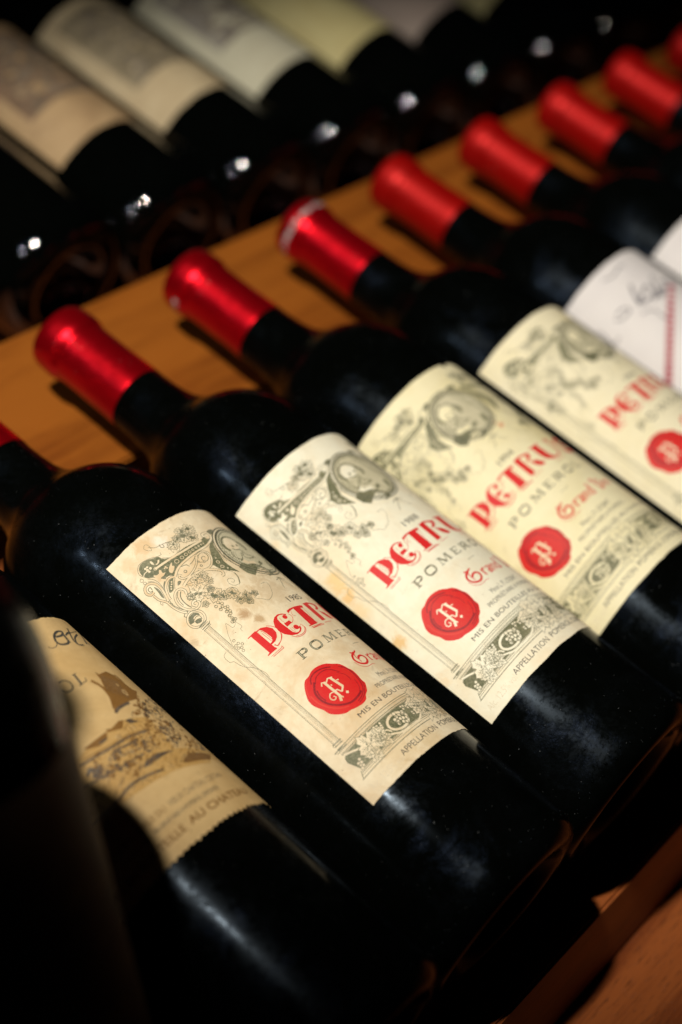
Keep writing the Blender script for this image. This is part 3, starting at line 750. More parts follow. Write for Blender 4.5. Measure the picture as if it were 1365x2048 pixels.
[11,"S","g",0.3,0,[3825,2282,3713,2524,3777,2759]],
[11,"f","G",0,1,[3707,2891,3858,3052,4158,3129,4141,3341,3879,3485,3673,3612,3462,3392,3423,3210,3399,3051]],
[11,"f","p",0,1,[3950,2793,4055,2959,4390,2979,4359,3149,3887,3027,3780,2901]],
[11,"f","G",0,1,[4580,3033,4731,3010,4791,3130,4556,3232,4512,3139]],
[11,"f","G",0,1,[5219,2923,5400,2989,5363,3195,5226,3374,5106,3363,5148,3116]],
[11,"f","G",0,1,[4620,3474,4715,3566,4649,3777,4239,3821,4484,3684]],
[11,"f","p",0,1,[3950,3444,4261,3371,4511,3465,4443,3662,4107,3783,3689,3662]],
[11,"S","g",0.35,0,[4247,3455,4447,3478,4389,3632,4217,3622,4181,3507]],
[11,"S","g",0.4,0,[4160,3307,4432,3237,4735,3153]],
[11,"S","G",0.5,0,[4477,2839,4684,2753,4667,2840]],
[11,"S","g",0.16,0,[3355,2039,3261,2233,3197,2545]],
[11,"S","g",0.16,0,[3427,2084,3321,2288,3252,2596]],
[11,"S","g",0.16,0,[3501,2128,3382,2342,3309,2647]],
[11,"S","g",0.16,0,[3575,2171,3444,2396,3365,2698]],
[11,"S","g",0.16,0,[3651,2214,3507,2450,3423,2749]],
[11,"S","g",0.16,0,[3728,2256,3570,2503,3481,2799]],
[11,"S","g",0.16,0,[3807,2297,3635,2555,3540,2848]],
[11,"S","g",0.16,0,[3887,2338,3700,2607,3599,2897]],
[11,"S","g",0.16,0,[3970,2377,3767,2659,3660,2946]]],"title":[[12,"f","r",0,1,[1380,5378,1748,5357,1769,5404,1783,6249,1809,6274,1805,6328,1394,6323,1389,6288,1506,6265,1504,5409,1383,5409]],
[12,"f","r",0,1,[1751,5387,1974,5392,2162,5500,2269,5670,2242,5864,2130,6003,1967,6091,1813,6103,1734,6078,1733,6046,1857,6028,1935,6003,1983,5890,1970,5683,1942,5508,1884,5428,1757,5432]],
[12,"s","r",0.16,0,[1868,5511,1925,5524,1948,5957,1892,6021]],
[12,"s","r",0.16,0,[1854,5575,1877,6008]],
[12,"S","r",0.2,0,[2172,5457,2329,5614,2379,5820,2310,6019,2150,6176,1994,6233,1878,6242,1828,6156]],
[12,"S","r",0.2,0,[2422,5933,2233,6131,2022,6239,1894,6277,1866,6153]],
[12,"s","r",0.16,0,[1459,6410,1951,6407,1975,6351]],
[12,"s","r",0.2,0,[1491,6463,1981,6462,1993,6368]],
[12,"f","r",0,1,[3130,5506,3007,5407,2840,5350,2656,5380,2500,5482,2379,5662,2344,5870,2397,6090,2560,6278,2762,6367,2961,6345,3098,6252,3151,6133,3067,6154,2994,6266,2882,6312,2777,6287,2701,6185,2686,5997,2660,5681,2688,5503,2752,5429,2869,5410,2995,5452,3091,5539]],
[13,"c","rr",0,12,[2987,5578,93,0]],
[13,"c","rr",0,12,[2974,6115,105,0]],
[12,"f","r",0,1,[2726,5768,2992,5761,3002,5895,2715,5927]],
[12,"S","r",0.14,0,[2791,5496,2767,5619,2783,5809]],
[12,"S","r",0.14,0,[2765,5994,2750,6142,2794,6271]],
[12,"S","r",0.14,0,[2841,6027,2835,6201]],
[12,"S","r",0.18,0,[3210,5540,3232,5693,3127,5832,2984,5903]],
[12,"S","r",0.2,0,[3231,6151,3238,6314,3091,6446,2887,6493,2671,6447,2542,6295]],
[12,"S","r",0.2,0,[3199,6093,3240,6256,3089,6405,2880,6449,2659,6391]],
[12,"f","r",0,1,[3264,5410,3443,5382,3697,5386,4021,5419,4135,5459,4083,5547,3921,5510,3900,6311,3929,6341,3879,6359,3433,6343,3426,6307,3538,6310,3602,5443,3377,5470,3256,5526,3241,5497]],
[12,"s","r",0.2,0,[3484,6404,4047,6427,4149,6477]],
[12,"s","r",0.2,0,[3532,6467,4128,6491]],
[12,"S","r",0.14,0,[3418,5470,3315,5658,3386,5735]],
[12,"s","r",0.14,0,[3897,5510,4063,5562,3888,6234,3962,6300]],
[12,"f","r",0,1,[4261,5390,4573,5356,4781,5406,5057,5473,5054,5624,4877,5766,4713,5788,4657,5739,4831,5656,4869,5524,4661,5453,4552,5459,4530,6268,4547,6309,4256,6326,4258,6272,4280,5447]],
[12,"f","r",0,1,[4745,5802,4857,5886,5044,5942,5243,6209,5219,6294,5008,6282,4889,6183,4814,6038]],
[12,"s","r",0.2,0,[4287,6425,4798,6418]],
[12,"s","r",0.2,0,[3493,6453,4033,6442]]],"seal":[[12,"F","R",0,1,[1499,7848,1593,7792,1769,7775,1943,7711,2148,7687,2397,7725,2601,7809,2779,7953,2931,8055,3027,8207,3079,8395,3136,8546,3121,8787,3074,8988,3081,9145,2983,9272,2857,9413,2675,9507,2574,9618,2365,9674,2196,9660,2015,9628,1859,9575,1678,9547,1506,9448,1369,9317,1264,9157,1235,8959,1162,8768,1114,8586,1137,8369,1237,8177,1355,8000]],
[13,"S","d",0.45,0,[1620,8045,1760,7881,2011,7812,2324,7857,2616,7994]],
[13,"S","d",0.3,0,[1733,8119,1932,7968,2236,7935,2494,8034,2705,8311]],
[13,"S","d",0.75,0,[1747,8057,1540,8267,1445,8470,1443,8731,1549,8989,1758,9216,2074,9382,2413,9375,2696,9296]],
[13,"S","d",0.4,0,[1590,8318,1511,8538,1529,8782]],
[13,"S","d",0.3,0,[2835,8135,3002,8326,3050,8550,3022,8801,2977,9000,2835,9246,2575,9430,2299,9506]],
[13,"S","d",0.25,0,[2934,8184,3071,8467,3067,8830,3013,9101,2838,9324,2568,9500,2293,9576]],
[13,"S","d",0.2,0,[2879,8819,2807,9074,2655,9265,2432,9391,2189,9410]],
[13,"S","R2",0.25,0,[1636,7834,1456,7954,1307,8176,1223,8386]],
[13,"S","d",0.2,0,[2600,8270,2774,8515,2770,8780]],
[13,"S","R2",0.5,0,[1297,8316,1291,8647,1423,9009,1670,9297,1936,9442]],
[14,"s","p",0.4,0,[1807,8335,1901,8235,2020,8296]],
[14,"s","p",0.95,0,[1974,8273,1995,8953,1889,9136]],
[14,"s","p",0.45,0,[1999,8901,2041,9089]],
[14,"s","p",0.45,0,[2006,8341,2176,8246,2335,8306]],
[14,"s","p",0.95,0,[2257,8278,2343,8788]],
[14,"s","p",0.4,0,[2360,8480,2440,8507]],
[14,"s","p",0.6,0,[2350,8775,2165,8907]],
[14,"s","p",0.45,0,[2165,8907,2098,8746,1937,8730]],
[14,"s","p",0.5,0,[2060,8504,2108,8509]],
[14,"S","p",0.38,0,[1937,8730,1813,8707,1699,8802,1699,8915,1787,8964,1866,8908,1819,8837]],
[14,"s","p",0.95,0,[2251,9005,2323,9059]]],"certan":[[6,"S","k",0.3,0,[8236,1195,8297,1295,8482,1304,8690,1166]],
[6,"S","k",0.9,0,[8867,934,9232,901,9386,738,9138,720,8861,860,8694,1097,8750,1271,9022,1315,9203,1235]],
[6,"S","k",1.0,0,[9328,819,9198,1292]],
[6,"S","k",0.6,0,[9380,940,9644,808,9857,801]],
[6,"S","k",0.7,0,[9956,551,9532,1147,9501,1434]],
[6,"S","k",0.3,0,[9536,893,10532,633]],
[6,"S","k",0.7,0,[10246,837,9703,1113,9527,1414,9816,1458]],
[6,"S","k",0.7,0,[10785,682,10142,1368]],
[6,"S","k",0.6,0,[10251,1166,10368,1361]],
[6,"S","k",0.5,0,[7461,2532,7585,2524,7733,2651,7723,2863,7580,2971,7408,2936,7337,2794]],
[6,"s","k",0.8,0,[8099,2523,8017,2975]],
[6,"s","k",0.25,0,[8008,2522,8207,2510]],
[6,"s","k",0.3,0,[7904,2977,8294,2913,8328,2791]],
[3,"f","o",0,1,[6380,4870,7361,4810,7973,4711,8991,4975,9025,5564,8728,6415,10508,6860,9590,7354,7962,7094,6071,6912,4579,6324,5918,4942]],
[4,"f","b",0,1,[8888,2711,8957,2855,9418,2793,9589,2983,9805,3742,9975,3812,9429,4188,8951,4209,8326,4281,8044,4442,8446,3901,8576,3468,8804,3058]],
[6,"S","b",1.1,0,[8420,2985,8551,3311,8488,3773,8203,4266]],
[6,"S","n",1.1,0,[8105,4405,8373,4303,8928,4251]],
[6,"S","b",0.9,0,[9647,2986,9718,3164,9680,3464]],
[6,"s","n",0.2,0,[8993,2914,8603,3577]],
[6,"s","n",0.2,0,[9048,2967,8669,3651]],
[6,"s","n",0.2,0,[9103,3020,8737,3725]],
[6,"s","n",0.2,0,[9161,3072,8807,3797]],
[6,"s","n",0.2,0,[9220,3123,8878,3869]],
[6,"s","n",0.2,0,[9281,3174,8952,3940]],
[6,"s","n",0.2,0,[9345,3224,9029,4010]],
[6,"s","n",0.2,0,[9410,3273,9109,4079]],
[6,"S","p",0.45,0,[9186,3702,9299,3748,9209,3954,9149,3867,9160,3746]],
[6,"S","p",0.5,0,[9237,3390,9249,3517]],
[4,"f","b",0,1,[7365,4719,7537,4801,7945,4694,8100,4761,7819,4994,7335,4837]],
[4,"f","n",0,1,[8113,4792,8343,4794,8508,5038,8193,4979]],
[4,"f","b",0,1,[6404,4800,7337,4792,7159,5024,6812,5049,6462,4867]],
[4,"f","n",0,1,[6884,4928,7186,4952,7112,5031,6881,5018]],
[6,"S","n",0.8,0,[5975,5139,6939,5302,7565,5338,8531,5455]],
[6,"S","b",0.35,0,[6195,5073,7046,5231,7633,5269,8519,5378]],
[6,"S","n",0.8,0,[6957,5456,7530,5547,7928,5582]],
[6,"S","n",0.5,0,[6933,5481,6904,5640,7297,5786,7672,5835]],
[6,"s","p",0.35,0,[7984,5050,8003,5227]],
[6,"s","n",0.2,0,[8047,5049,8066,5227]],
[6,"s","p",0.35,0,[8130,5040,8150,5217]],
[6,"s","n",0.2,0,[8196,5038,8216,5215]],
[6,"s","p",0.35,0,[7400,5075,7417,5252]],
[6,"s","n",0.2,0,[7454,5079,7472,5256]],
[6,"s","p",0.35,0,[7474,5084,7492,5261]],
[6,"s","n",0.2,0,[7530,5087,7548,5265]],
[6,"s","p",0.35,0,[7067,5597,7084,5773]],
[6,"s","n",0.2,0,[7118,5603,7135,5779]],
[6,"s","p",0.35,0,[7279,5633,7296,5809]],
[6,"s","n",0.2,0,[7332,5638,7349,5814]],
[6,"s","p",0.35,0,[7399,5681,7416,5857]],
[6,"s","n",0.2,0,[7454,5685,7471,5861]],
[6,"S","b",0.3,0,[8403,5134,8478,5502,8478,6024]],
[6,"S","b",0.25,0,[8830,5021,8783,5149,8795,5489]],
[4,"f","n",0,1,[7270,6456,7548,6303,8004,6285,8671,6463,7938,6477,7513,6508]],
[4,"f","b",0,1,[8483,6966,9136,6740,10227,6991,9824,7211,8698,7085]],
[6,"s","n",0.2,0,[8602,6950,9901,7166]],
[6,"s","n",0.2,0,[8676,6888,10018,7101]],
[6,"s","n",0.2,0,[8752,6825,10152,7030]],
[6,"s","n",0.2,0,[8831,6761,10312,6950]],
[6,"S","n",0.6,0,[5594,5721,6245,5877,6914,6016,7687,6078]],
[6,"S","n",0.9,0,[4933,6742,5913,6743,6562,6645,7072,6703,7755,6865]],
[6,"S","n",1.6,0,[6049,5446,6171,5529,6250,5701,6104,5731,6024,5602]],
[5,"b","n",26,700,[7973,5798,271,156,-272,266]],
[5,"b","b",20,640,[7841,5668,303,184,-304,303]],
[5,"b","b",18,820,[8561,5777,317,123,-308,276]],
[5,"b","b",12,600,[9330,4173,261,32,-246,194]],
[5,"b","b",22,650,[9110,4569,325,62,-303,251]],
[5,"b","n",14,720,[9175,4828,234,44,-227,182]],
[5,"b","n",26,760,[10038,4408,935,-141,-567,376]],
[5,"b","n",22,840,[9812,4907,846,-100,-490,340]],
[5,"b","o",8,830,[9747,4905,376,-8,-312,215]],
[5,"b","b",20,880,[9466,5320,496,30,-404,302]],
[5,"b","n",16,900,[9054,5716,264,63,-254,205]],
[5,"b","n",20,1000,[9249,6005,353,59,-320,246]],
[5,"b","b",14,1060,[9671,5974,522,0,-399,276]],
[5,"b","b",24,1180,[9732,6461,250,50,-608,418]],
[5,"b","o",10,1150,[9386,6560,456,52,-385,283]],
[5,"b","n",22,1250,[10977,6164,-17,278,-1353,671]],
[5,"b","n",20,240,[6167,5706,225,228,-234,252]],
[5,"b","b",20,330,[6594,5630,323,298,-331,357]],
[5,"b","b",22,560,[6975,6208,341,286,-346,366]],
[5,"b","n",14,450,[6922,5794,224,193,-232,247]],
[5,"b","b",12,740,[8737,5276,224,76,-223,195]],
[5,"b","n",20,980,[9866,5497,1111,-183,-505,338]]],"white":[[4,"S","v",0.75,0,[2198,532,2733,708,3490,541,3591,769]],
[4,"S","v",1.35,0,[2879,1587,2491,2178,2397,2643,3263,2678,3318,2149,2225,2582]],
[4,"S","v",1.2000000000000002,0,[4156,1882,3327,3023,4083,2716,2921,2927]],
[4,"S","v",0.8999999999999999,0,[1217,2105,1660,2147,1778,2445,1266,2459,980,2193]],
[4,"S","v",0.75,0,[55,1805,168,2118,54,2792,481,2870]],
[4,"S","v",1.7999999999999998,0,[4289,2393,4794,2604,4580,3111]],
[4,"S","v",0.75,0,[1969,2977,2455,3280,2415,4084]],
[4,"S","q",1.2000000000000002,0,[4364,2723,4641,2960,4174,2914,4442,3110]],
[4,"S","q",1.2000000000000002,0,[3894,3002,4112,3255,3738,3181,3957,3391]],
[4,"S","q",1.2000000000000002,0,[3498,3255,3686,3517,3362,3427,3554,3644]],
[4,"S","q",1.2000000000000002,0,[3148,3491,3317,3759,3024,3658,3199,3881]],
[4,"S","q",1.2000000000000002,0,[2827,3716,2983,3988,2712,3878,2875,4105]],
[4,"S","q",1.2000000000000002,0,[2528,3930,2674,4206,2420,4090,2573,4320]],
[4,"S","q",1.2000000000000002,0,[2245,4137,2384,4415,2142,4294,2288,4527]],
[4,"S","q",1.2000000000000002,0,[1974,4337,2108,4617,1875,4491,2016,4727]],
[4,"S","q",1.2000000000000002,0,[1712,4532,1843,4813,1616,4683,1754,4921]],
[4,"S","q",1.2000000000000002,0,[1458,4721,1586,5004,1365,4871,1499,5110]],
[4,"S","q",1.2000000000000002,0,[1210,4905,1335,5190,1118,5053,1250,5294]],
[4,"S","q",1.2000000000000002,0,[965,5085,1089,5372,874,5231,1006,5474]],
[4,"S","q",1.2000000000000002,0,[723,5261,846,5549,633,5406,764,5650]],
[4,"S","q",1.2000000000000002,0,[483,5433,606,5723,393,5576,524,5822]],
[4,"S","q",1.2000000000000002,0,[243,5601,366,5892,154,5743,284,5991]],
[4,"S","q",1.2000000000000002,0,[3,5766,127,6059,-87,5906,45,6156]]]}''')
# ------------------------------------------------------------------ the engraved label, shared by four bottles
LW, LH = 94.0, 122.4
eng = Print(LW); HALF = [[L, k, c, w * (.8 if k in 'sSc' else 1), n, f] for L, k, c, w, n, f in DATA['half']]
eng.add(HALF); eng.add(HALF, mirror=47.0); eng.add(DATA['med'])
for k in range(34):      # stipple ticks in the dark corner panels
    pass
mc = Vector((46.8, 24.3))      # shading lines and rim of the medallion
for rr, w in ((12.4, .7), (11.2, .22), (13.6, .4)): eng.stroke(12, 'K', w, circle_pts(mc, rr, 60), True)
for k in range(44):
    a = 2*pi*k/44; r0 = 9.6 + .8*((k*7) % 3); eng.stroke(10, 'g', .16, [mc + Vector((r0*cos(a), r0*sin(a))), mc + Vector((11.9*cos(a+.05), 11.9*sin(a+.05)))])
for k in range(14): eng.stroke(10, 'g', .2, [mc + Vector((-9.5 + k*.35, 2 + k*.62)), mc + Vector((-4 + k*.3, 7.4 + k*.25))])
for k in range(18): eng.stroke(10, 'g', .18, [mc + Vector((3.5 + k*.3, -8.5 + k*.75)), mc + Vector((7.5 + k*.12, -8.2 + k*.85))])
serif_word(eng, 'POMEROL', 6, 'K', 21.0, 72.1, 3.3, 45, inner='m')
for k, (u, w) in enumerate([(44.5, 5)]): eng.stroke(5, 'g', .18, [Vector((u, 76.2)), Vector((u+w, 76.0))])
eng.text(6, 'k', 'MIS EN BOUTEILLES AU CHATEAU', 18.8, 99.9, 1.8, 57, bold=.0)
eng.text(6, 'k', 'Mme L. P. LOUBAT', 38.6, 92.3, 2.2, 18, bold=-.004)
eng.text(6, 'k', 'PROPRIÉTAIRE A POMEROL', 32.9, 95.6, 1.8, 29.5, bold=-.004)
eng.text(6, 'k', 'APPELLATION', 18.6, 118.7, 2.2, 19, bold=-.003)
eng.text(6, 'k', 'POMEROL CONTRÔLÉE', 39.5, 118.6, 2.2, 36, bold=-.003)
eng.text(6, 'a', 'Alc. 12,5% vol', 3.6, 119.8, 2.6, 14.5, bold=-.015)
eng.text(6, 'a', '75 cl', 80, 119.6, 2.6)
ENGRAVING = {}
title = Print(LW); title.add(DATA['title'])
V2 = lambda *p: [Vector(q) for q in p]
title.fill(12, 'r', V2((52.6, 53.9), (58.8, 53.9), (58.8, 54.3), (57.6, 54.5), (57.9, 60.2), (58.8, 62.2), (60.4, 62.9), (62.6, 62.6), (64.2, 61.0), (64.6, 58.5), (64.5, 54.5), (63.0, 54.3), (63.0, 53.9), (67.2, 53.9), (67.2, 54.3), (65.5, 54.5), (65.5, 59.2), (64.6, 61.8), (62.8, 63.2), (60.0, 63.6), (56.8, 63.2), (54.6, 61.6), (53.9, 59.0), (53.9, 54.6), (52.6, 54.3)))
title.stroke(12, 'r', .2, V2((57.0, 64.6), (60, 65.0), (64, 64.4), (66.2, 62.2), (67, 59), (67, 55)))
title.stroke(12, 'r', 2.0, cr_spline(V2((77.5, 55.6), (75.0, 54.9), (72.0, 55.3), (70.8, 57.0), (72.4, 58.6), (75.6, 59.5), (77.2, 61.0), (76.0, 62.6), (73.0, 63.0), (70.2, 62.2)), False))
title.stroke(12, 'r', .5, V2((77.9, 53.7), (78.0, 57.2))); title.stroke(12, 'r', .5, V2((69.6, 60.4), (69.7, 63.8)))
title.stroke(12, 'r', .2, V2((79.2, 60), (79, 63), (76, 64.8), (71, 64.6)))
for p in ((78.0, 56.4), (69.9, 61.4)): title.fill(13, 'r', circle_pts(Vector(p), .9, 10))
# black-letter second title, broad pen strokes
def pen(P, w, sm=True): title.stroke(12, 'r', w, cr_spline(V2(*P), False) if sm else V2(*P))
pen([(39.6, 79.6), (37.2, 80.8), (36.2, 82.6), (37.2, 84.6), (39.6, 85.5), (41.6, 84.6), (42.3, 83.0), (41.2, 81.8), (39.4, 82.0), (38.6, 82.8)], .85)
pen([(37.6, 79.2), (39.2, 79.9), (41.0, 79.2)], .6); pen([(38.4, 84.2), (38.2, 81.6), (39.0, 80.2)], .35); pen([(35.2, 83.2), (36.2, 85.6), (38.6, 86.8), (42.0, 86.6), (43.4, 87.0)], .2)
def minim(x, t=81.9, b=85.4, w=.75): title.fill(12, 'r', V2((x-.5, t+.5), (x, t), (x+.6, t+.6), (x+.4, b-.8), (x+.8, b-.4), (x+.3, b), (x-.3, b-.5), (x-.3, t+.9)))
x = 44.4
for ch in 'rand':
    if ch == 'r': minim(x); pen([(x+.7, 82.7), (x+1.4, 82.0), (x+1.9, 82.5)], .6, False); x += 2.9
    elif ch == 'a': minim(x+1.5); pen([(x+1.6, 82.6), (x+.5, 82.0), (x, 82.5)], .5, False); pen([(x+1.4, 83.6), (x, 84.2), (x+.4, 85.2), (x+1.4, 84.8)], .6); x += 3.0
    elif ch == 'n': minim(x); minim(x+1.9); pen([(x+.5, 82.6), (x+1.7, 82.1)], .3, False); x += 3.8
    elif ch == 'd': minim(x+1.6, 79.6); pen([(x+1.4, 82.2), (x, 82.8), (x, 84.6), (x+.9, 85.4), (x+1.6, 84.8)], .6); x += 3.5
x += 1.6; pen([(x, 80.2), (x+1, 79.4), (x+1.5, 82.5), (x+2.3, 85.6), (x+4.2, 84.0), (x+4.0, 81.4), (x+2.9, 80.2)], .8); x += 6.2
minim(x); x += 2.2; minim(x); minim(x+1.9); pen([(x+.5, 82.6), (x+1.7, 82.1)], .3, False)
seal = Print(LW)
sd = [[L, k, c.replace('R2', 'e'), w, n, f] for L, k, c, w, n, f in DATA['seal']]; seal.add(sd)
TITLE_ME = title.build('title_lettering', PAPER['white']); SEAL_ME = {}
def engraving_for(key):
    if key not in ENGRAVING:
        if not ENGRAVING: ENGRAVING[key] = eng.build('engraving', PAPER[key])
        else:
            me = next(iter(ENGRAVING.values())).copy(); i = eng.cols.index('p'); me.materials[i] = PAPER[key]; ENGRAVING[key] = me
    return ENGRAVING[key]
def seal_for(key):
    if key not in SEAL_ME:
        if not SEAL_ME: SEAL_ME[key] = seal.build('seal_print', PAPER[key])
        else:
            me = next(iter(SEAL_ME.values())).copy(); i = seal.cols.index('p'); me.materials[i] = PAPER[key]; SEAL_ME[key] = me
    return SEAL_ME[key]

# ------------------------------------------------------------------ bottles
prof = [(0, .018), (.006, .0176), (.012, .0155), (.018, .0105), (.0235, .0045), (.0265, .0012), (.0290, .0003), (.0318, .0000), (.0345, .0010), (.0366, .0032), (.0377, .0062), (.0380, .0100),
        (.0380, .05), (.0380, .10), (.0380, .15), (.0380, .180)]
sh = spline([(.0380, .180), (.0379, .186), (.0371, .194), (.0352, .202), (.0318, .2095), (.0270, .2155), (.0212, .2205), (.0172, .2260), (.0150, .2325), (.0141, .2400)], 6)
def knurled(me, y=.0062, n=64, r=.00055):
    bm = bmesh.new(); bm.from_mesh(me)      # ring of moulded dots round the heel
    for k in range(n):
        a = 2*pi*k/n; bmesh.ops.create_icosphere(bm, subdivisions=2, radius=r, matrix=Matrix.Translation((.0377*cos(a), y + (.0016 if k % 2 else 0), .0377*sin(a))))
    for f in bm.faces: f.smooth = True
    bm.to_mesh(me); bm.free()
GLASS_ME = lathe('glass_body', prof + [(p.x, p.y) for p in sh[1:]] + [(.0137, .252), (.0135, .28), (.0128, .292), (0, .292)], 128)
cap_prof = spline([(.01405, .2490), (.0141, .2515), (.01385, .262), (.01375, .272), (.0138, .2800), (.0139, .2825)], 3)[:-1] + spline([(.0139, .2825), (.0147, .2843), (.01515, .2868), (.01515, .2900), (.0150, .2930), (.0144, .2958), (.0130, .2974), (.0108, .2979)], 4)
CAP_ME = lathe('capsule', [(.0136, .2492)] + [(p.x, p.y) for p in cap_prof] + [(.0092, .2974), (.0080, .2973), (0, .2974)], 96, wob=.00009)
knurled(GLASS_ME)
for me, m in ((GLASS_ME, GLASS), (CAP_ME, FOIL)): me.materials.append(m)

def capsule_text(body, v, cap, width, c='w', r=.0153):
    pr = Print(width); pr.text(1, c, body, 0, v, cap, width); n = 0
    me = pr.build('t', PAPER['white'], R=.0381, lift=0)
    for vtx in me.vertices:      # re-wrap on the small radius of the capsule
        d = math.hypot(vtx.co.x, vtx.co.z); a = math.atan2(vtx.co.z, vtx.co.x) * .0381 / r
        vtx.co.x, vtx.co.z = cos(a)*r, sin(a)*r
    round_normals(me); me.name = 'capsule_print'; return me

def bottle(name, label, mat, group, dirty=True):
    r = root('wine_bottle', label, 'wine bottle', mat, group)
    me = GLASS_ME
    g = mesh_obj('glass_body', me, r); return r
def add_capsule(r, foil=None, text=None, turn=0):
    me = CAP_ME
    if foil:
        me = CAP_ME.copy(); me.materials[0] = foil
    c = mesh_obj('capsule', me, r)
    if text:
        t = mesh_obj('capsule_print', text, c); t.rotation_euler = (0, -radians(turn), 0)
    return c
def add_label(r, me, ytop, phi, prints=()):
    o = mesh_obj('label', me, r); o.location = (0, ytop, 0); o.rotation_euler = (0, -phi, 0)
    for nm, pm in prints: mesh_obj(nm, pm, o)
    return o
P_ = .0768
POSE = {0: (.00008, .0052, -.00393), 1: (-.00009, .00842, -.00293), 2: (.00047, -.00746, -.00256), 3: (.00054, -.00608, -.00176), 4: (-.00022, .00043, -.00091),
        5: (-.00121, .00067, .0019), 6: (-.00028, -.00224, .00135), 7: (.00027, .00335, .0029), 8: (.00017, .00188, .00506), 9: (0, 0, .004), 10: (0, 0, .004)}
def row1(i):
    dx, yw, dy = POSE[i]; return Matrix.Translation((i*P_ + dx, dy, 0)) @ Matrix.Rotation(-yw, 4, 'Z')
G1 = 'red-capsuled bottles lying side by side in the front row'
def year(txt, w, key, u=38.1):
    p = Print(LW); p.text(6, 'k', txt, u, 51.5, 2.6, w); return p.build('vintage_lettering', PAPER[key])
specs = {
 1: ('stained', .17151, 2.26298, '1985', 'wine bottle with the sharpest, brown-stained label and red seal, beside the tan castle label'),
 2: ('white', .16896, 2.62479, '1988', 'wine bottle with clean cream label dated 1988 between stained and yellowed labels'),
 3: ('green', .168, 3.003, '1994', 'wine bottle with yellowed label, whole red title and a nick in its top edge'),
 4: ('green2', .16467, 2.63644, '1994', 'wine bottle with pale yellow label and a dark spot, next to the white wrapped one'),
}
for i, (key, yt, phi, yr, lab) in specs.items():
    r = bottle('wine_bottle', lab, row1(i), G1)
    sm = sheet('label', LW, LH, PAPER[key], seed=i, jag=.06 if i > 1 else .09, notch=(66 if i == 3 else None))
    add_label(r, sm, yt, phi, [('engraving', engraving_for(key)), ('title_lettering', TITLE_ME), ('seal_print', seal_for(key)), ('vintage_lettering', year(yr, 8.6, key))])
    if i == 3: add_capsule(r, None, capsule_text('GRAND VIN', -.0, 3.4, 14), 236) .children[0].location = (0, .2860, 0)
    elif i == 4: add_capsule(r, None, capsule_text('MIS EN BOUTEILLE AU CHATEAU', 0, 2.6, 80), 300).children[0].location = (0, .2885, 0)
    else: add_capsule(r)
# the castle label
r = bottle('wine_bottle', 'wine bottle with tan label showing a sepia castle, half in shadow at lower left', row1(0), G1)
cz = Print(128); cz.add(DATA['certan'])
rs = random.Random(21)
for k in range(420):       # engraver's hatching over the castle picture
    u = rs.uniform(50, 98); v = rs.uniform(44, 70); 
    if v < 62 - (u-50)*.42: continue
    a = rs.choice((-.55, -.5, .9)) + rs.uniform(-.15, .15); l = rs.uniform(.8, 3.0)
    cz.stroke(6, rs.choice('bbn'), rs.uniform(.12, .3), [Vector((u, v)), Vector((u + l*cos(a), v + l*sin(a)))])
cz.text(6, 'b', 'SOCIETE CIVILE DU', 46, 79.6, 2.0, 22); cz.text(6, 'n', 'VIEUX CHATEAU CERTAN', 69.7, 79.6, 2.1, 25, bold=-.01)
cz.text(6, 'k', 'PROPRIETAIRE A POMEROL (GIRONDE)', 60.5, 83.2, 1.5, 27.5); cz.text(6, 'b', 'GRAND VIN', 47, 83.2, 1.5, 11)
cz.text(6, 'b', 'MIS EN BOUTEILLE', 38, 88.2, 2.5, 30, bold=.02); cz.text(6, 'b', 'AU CHATEAU', 70.0, 88.0, 2.6, 29.5, bold=.02)
cz.text(6, 'k', 'Vieux', 30, 13.6, 5.0, 18); cz.text(6, 'k', 'POMER', 38, 28.5, 3.2, 20)
add_label(r, sheet('label', 128, 92.6, PAPER['sepia'], seed=11, jag=.2, pinked=True), .167, radians(200), [('castle_print', cz.build('castle_print', PAPER['sepia']))])
add_capsule(r)
# fine hatching over the castle picture
# white wrapped labels and plain red capsules further along the row
wz = Print(110); wz.add(DATA['white']); WZ = wz.build('scribble_print', PAPER['tissue']); WS = sheet('label', 110, 128, PAPER['tissue'], seed=5, jag=.05)
far = {5: 'wine bottle with white label scribbled in grey with an upright red line', 6: 'wine bottle with white label cut by the right edge of the photo',
       7: 'front-row bottle with dull red capsule, third from the far end', 8: 'front-row bottle with dim red capsule, second from the far end', 9: 'front-row bottle whose red capsule touches the top right edge'}
for i, lab in far.items():
    r = bottle('wine_bottle', lab, row1(i), G1)
    add_label(r, WS, .166, radians(152 if i == 5 else 149), [('scribble_print', WZ)] if i == 5 else [])
    add_capsule(r, FOIL2)
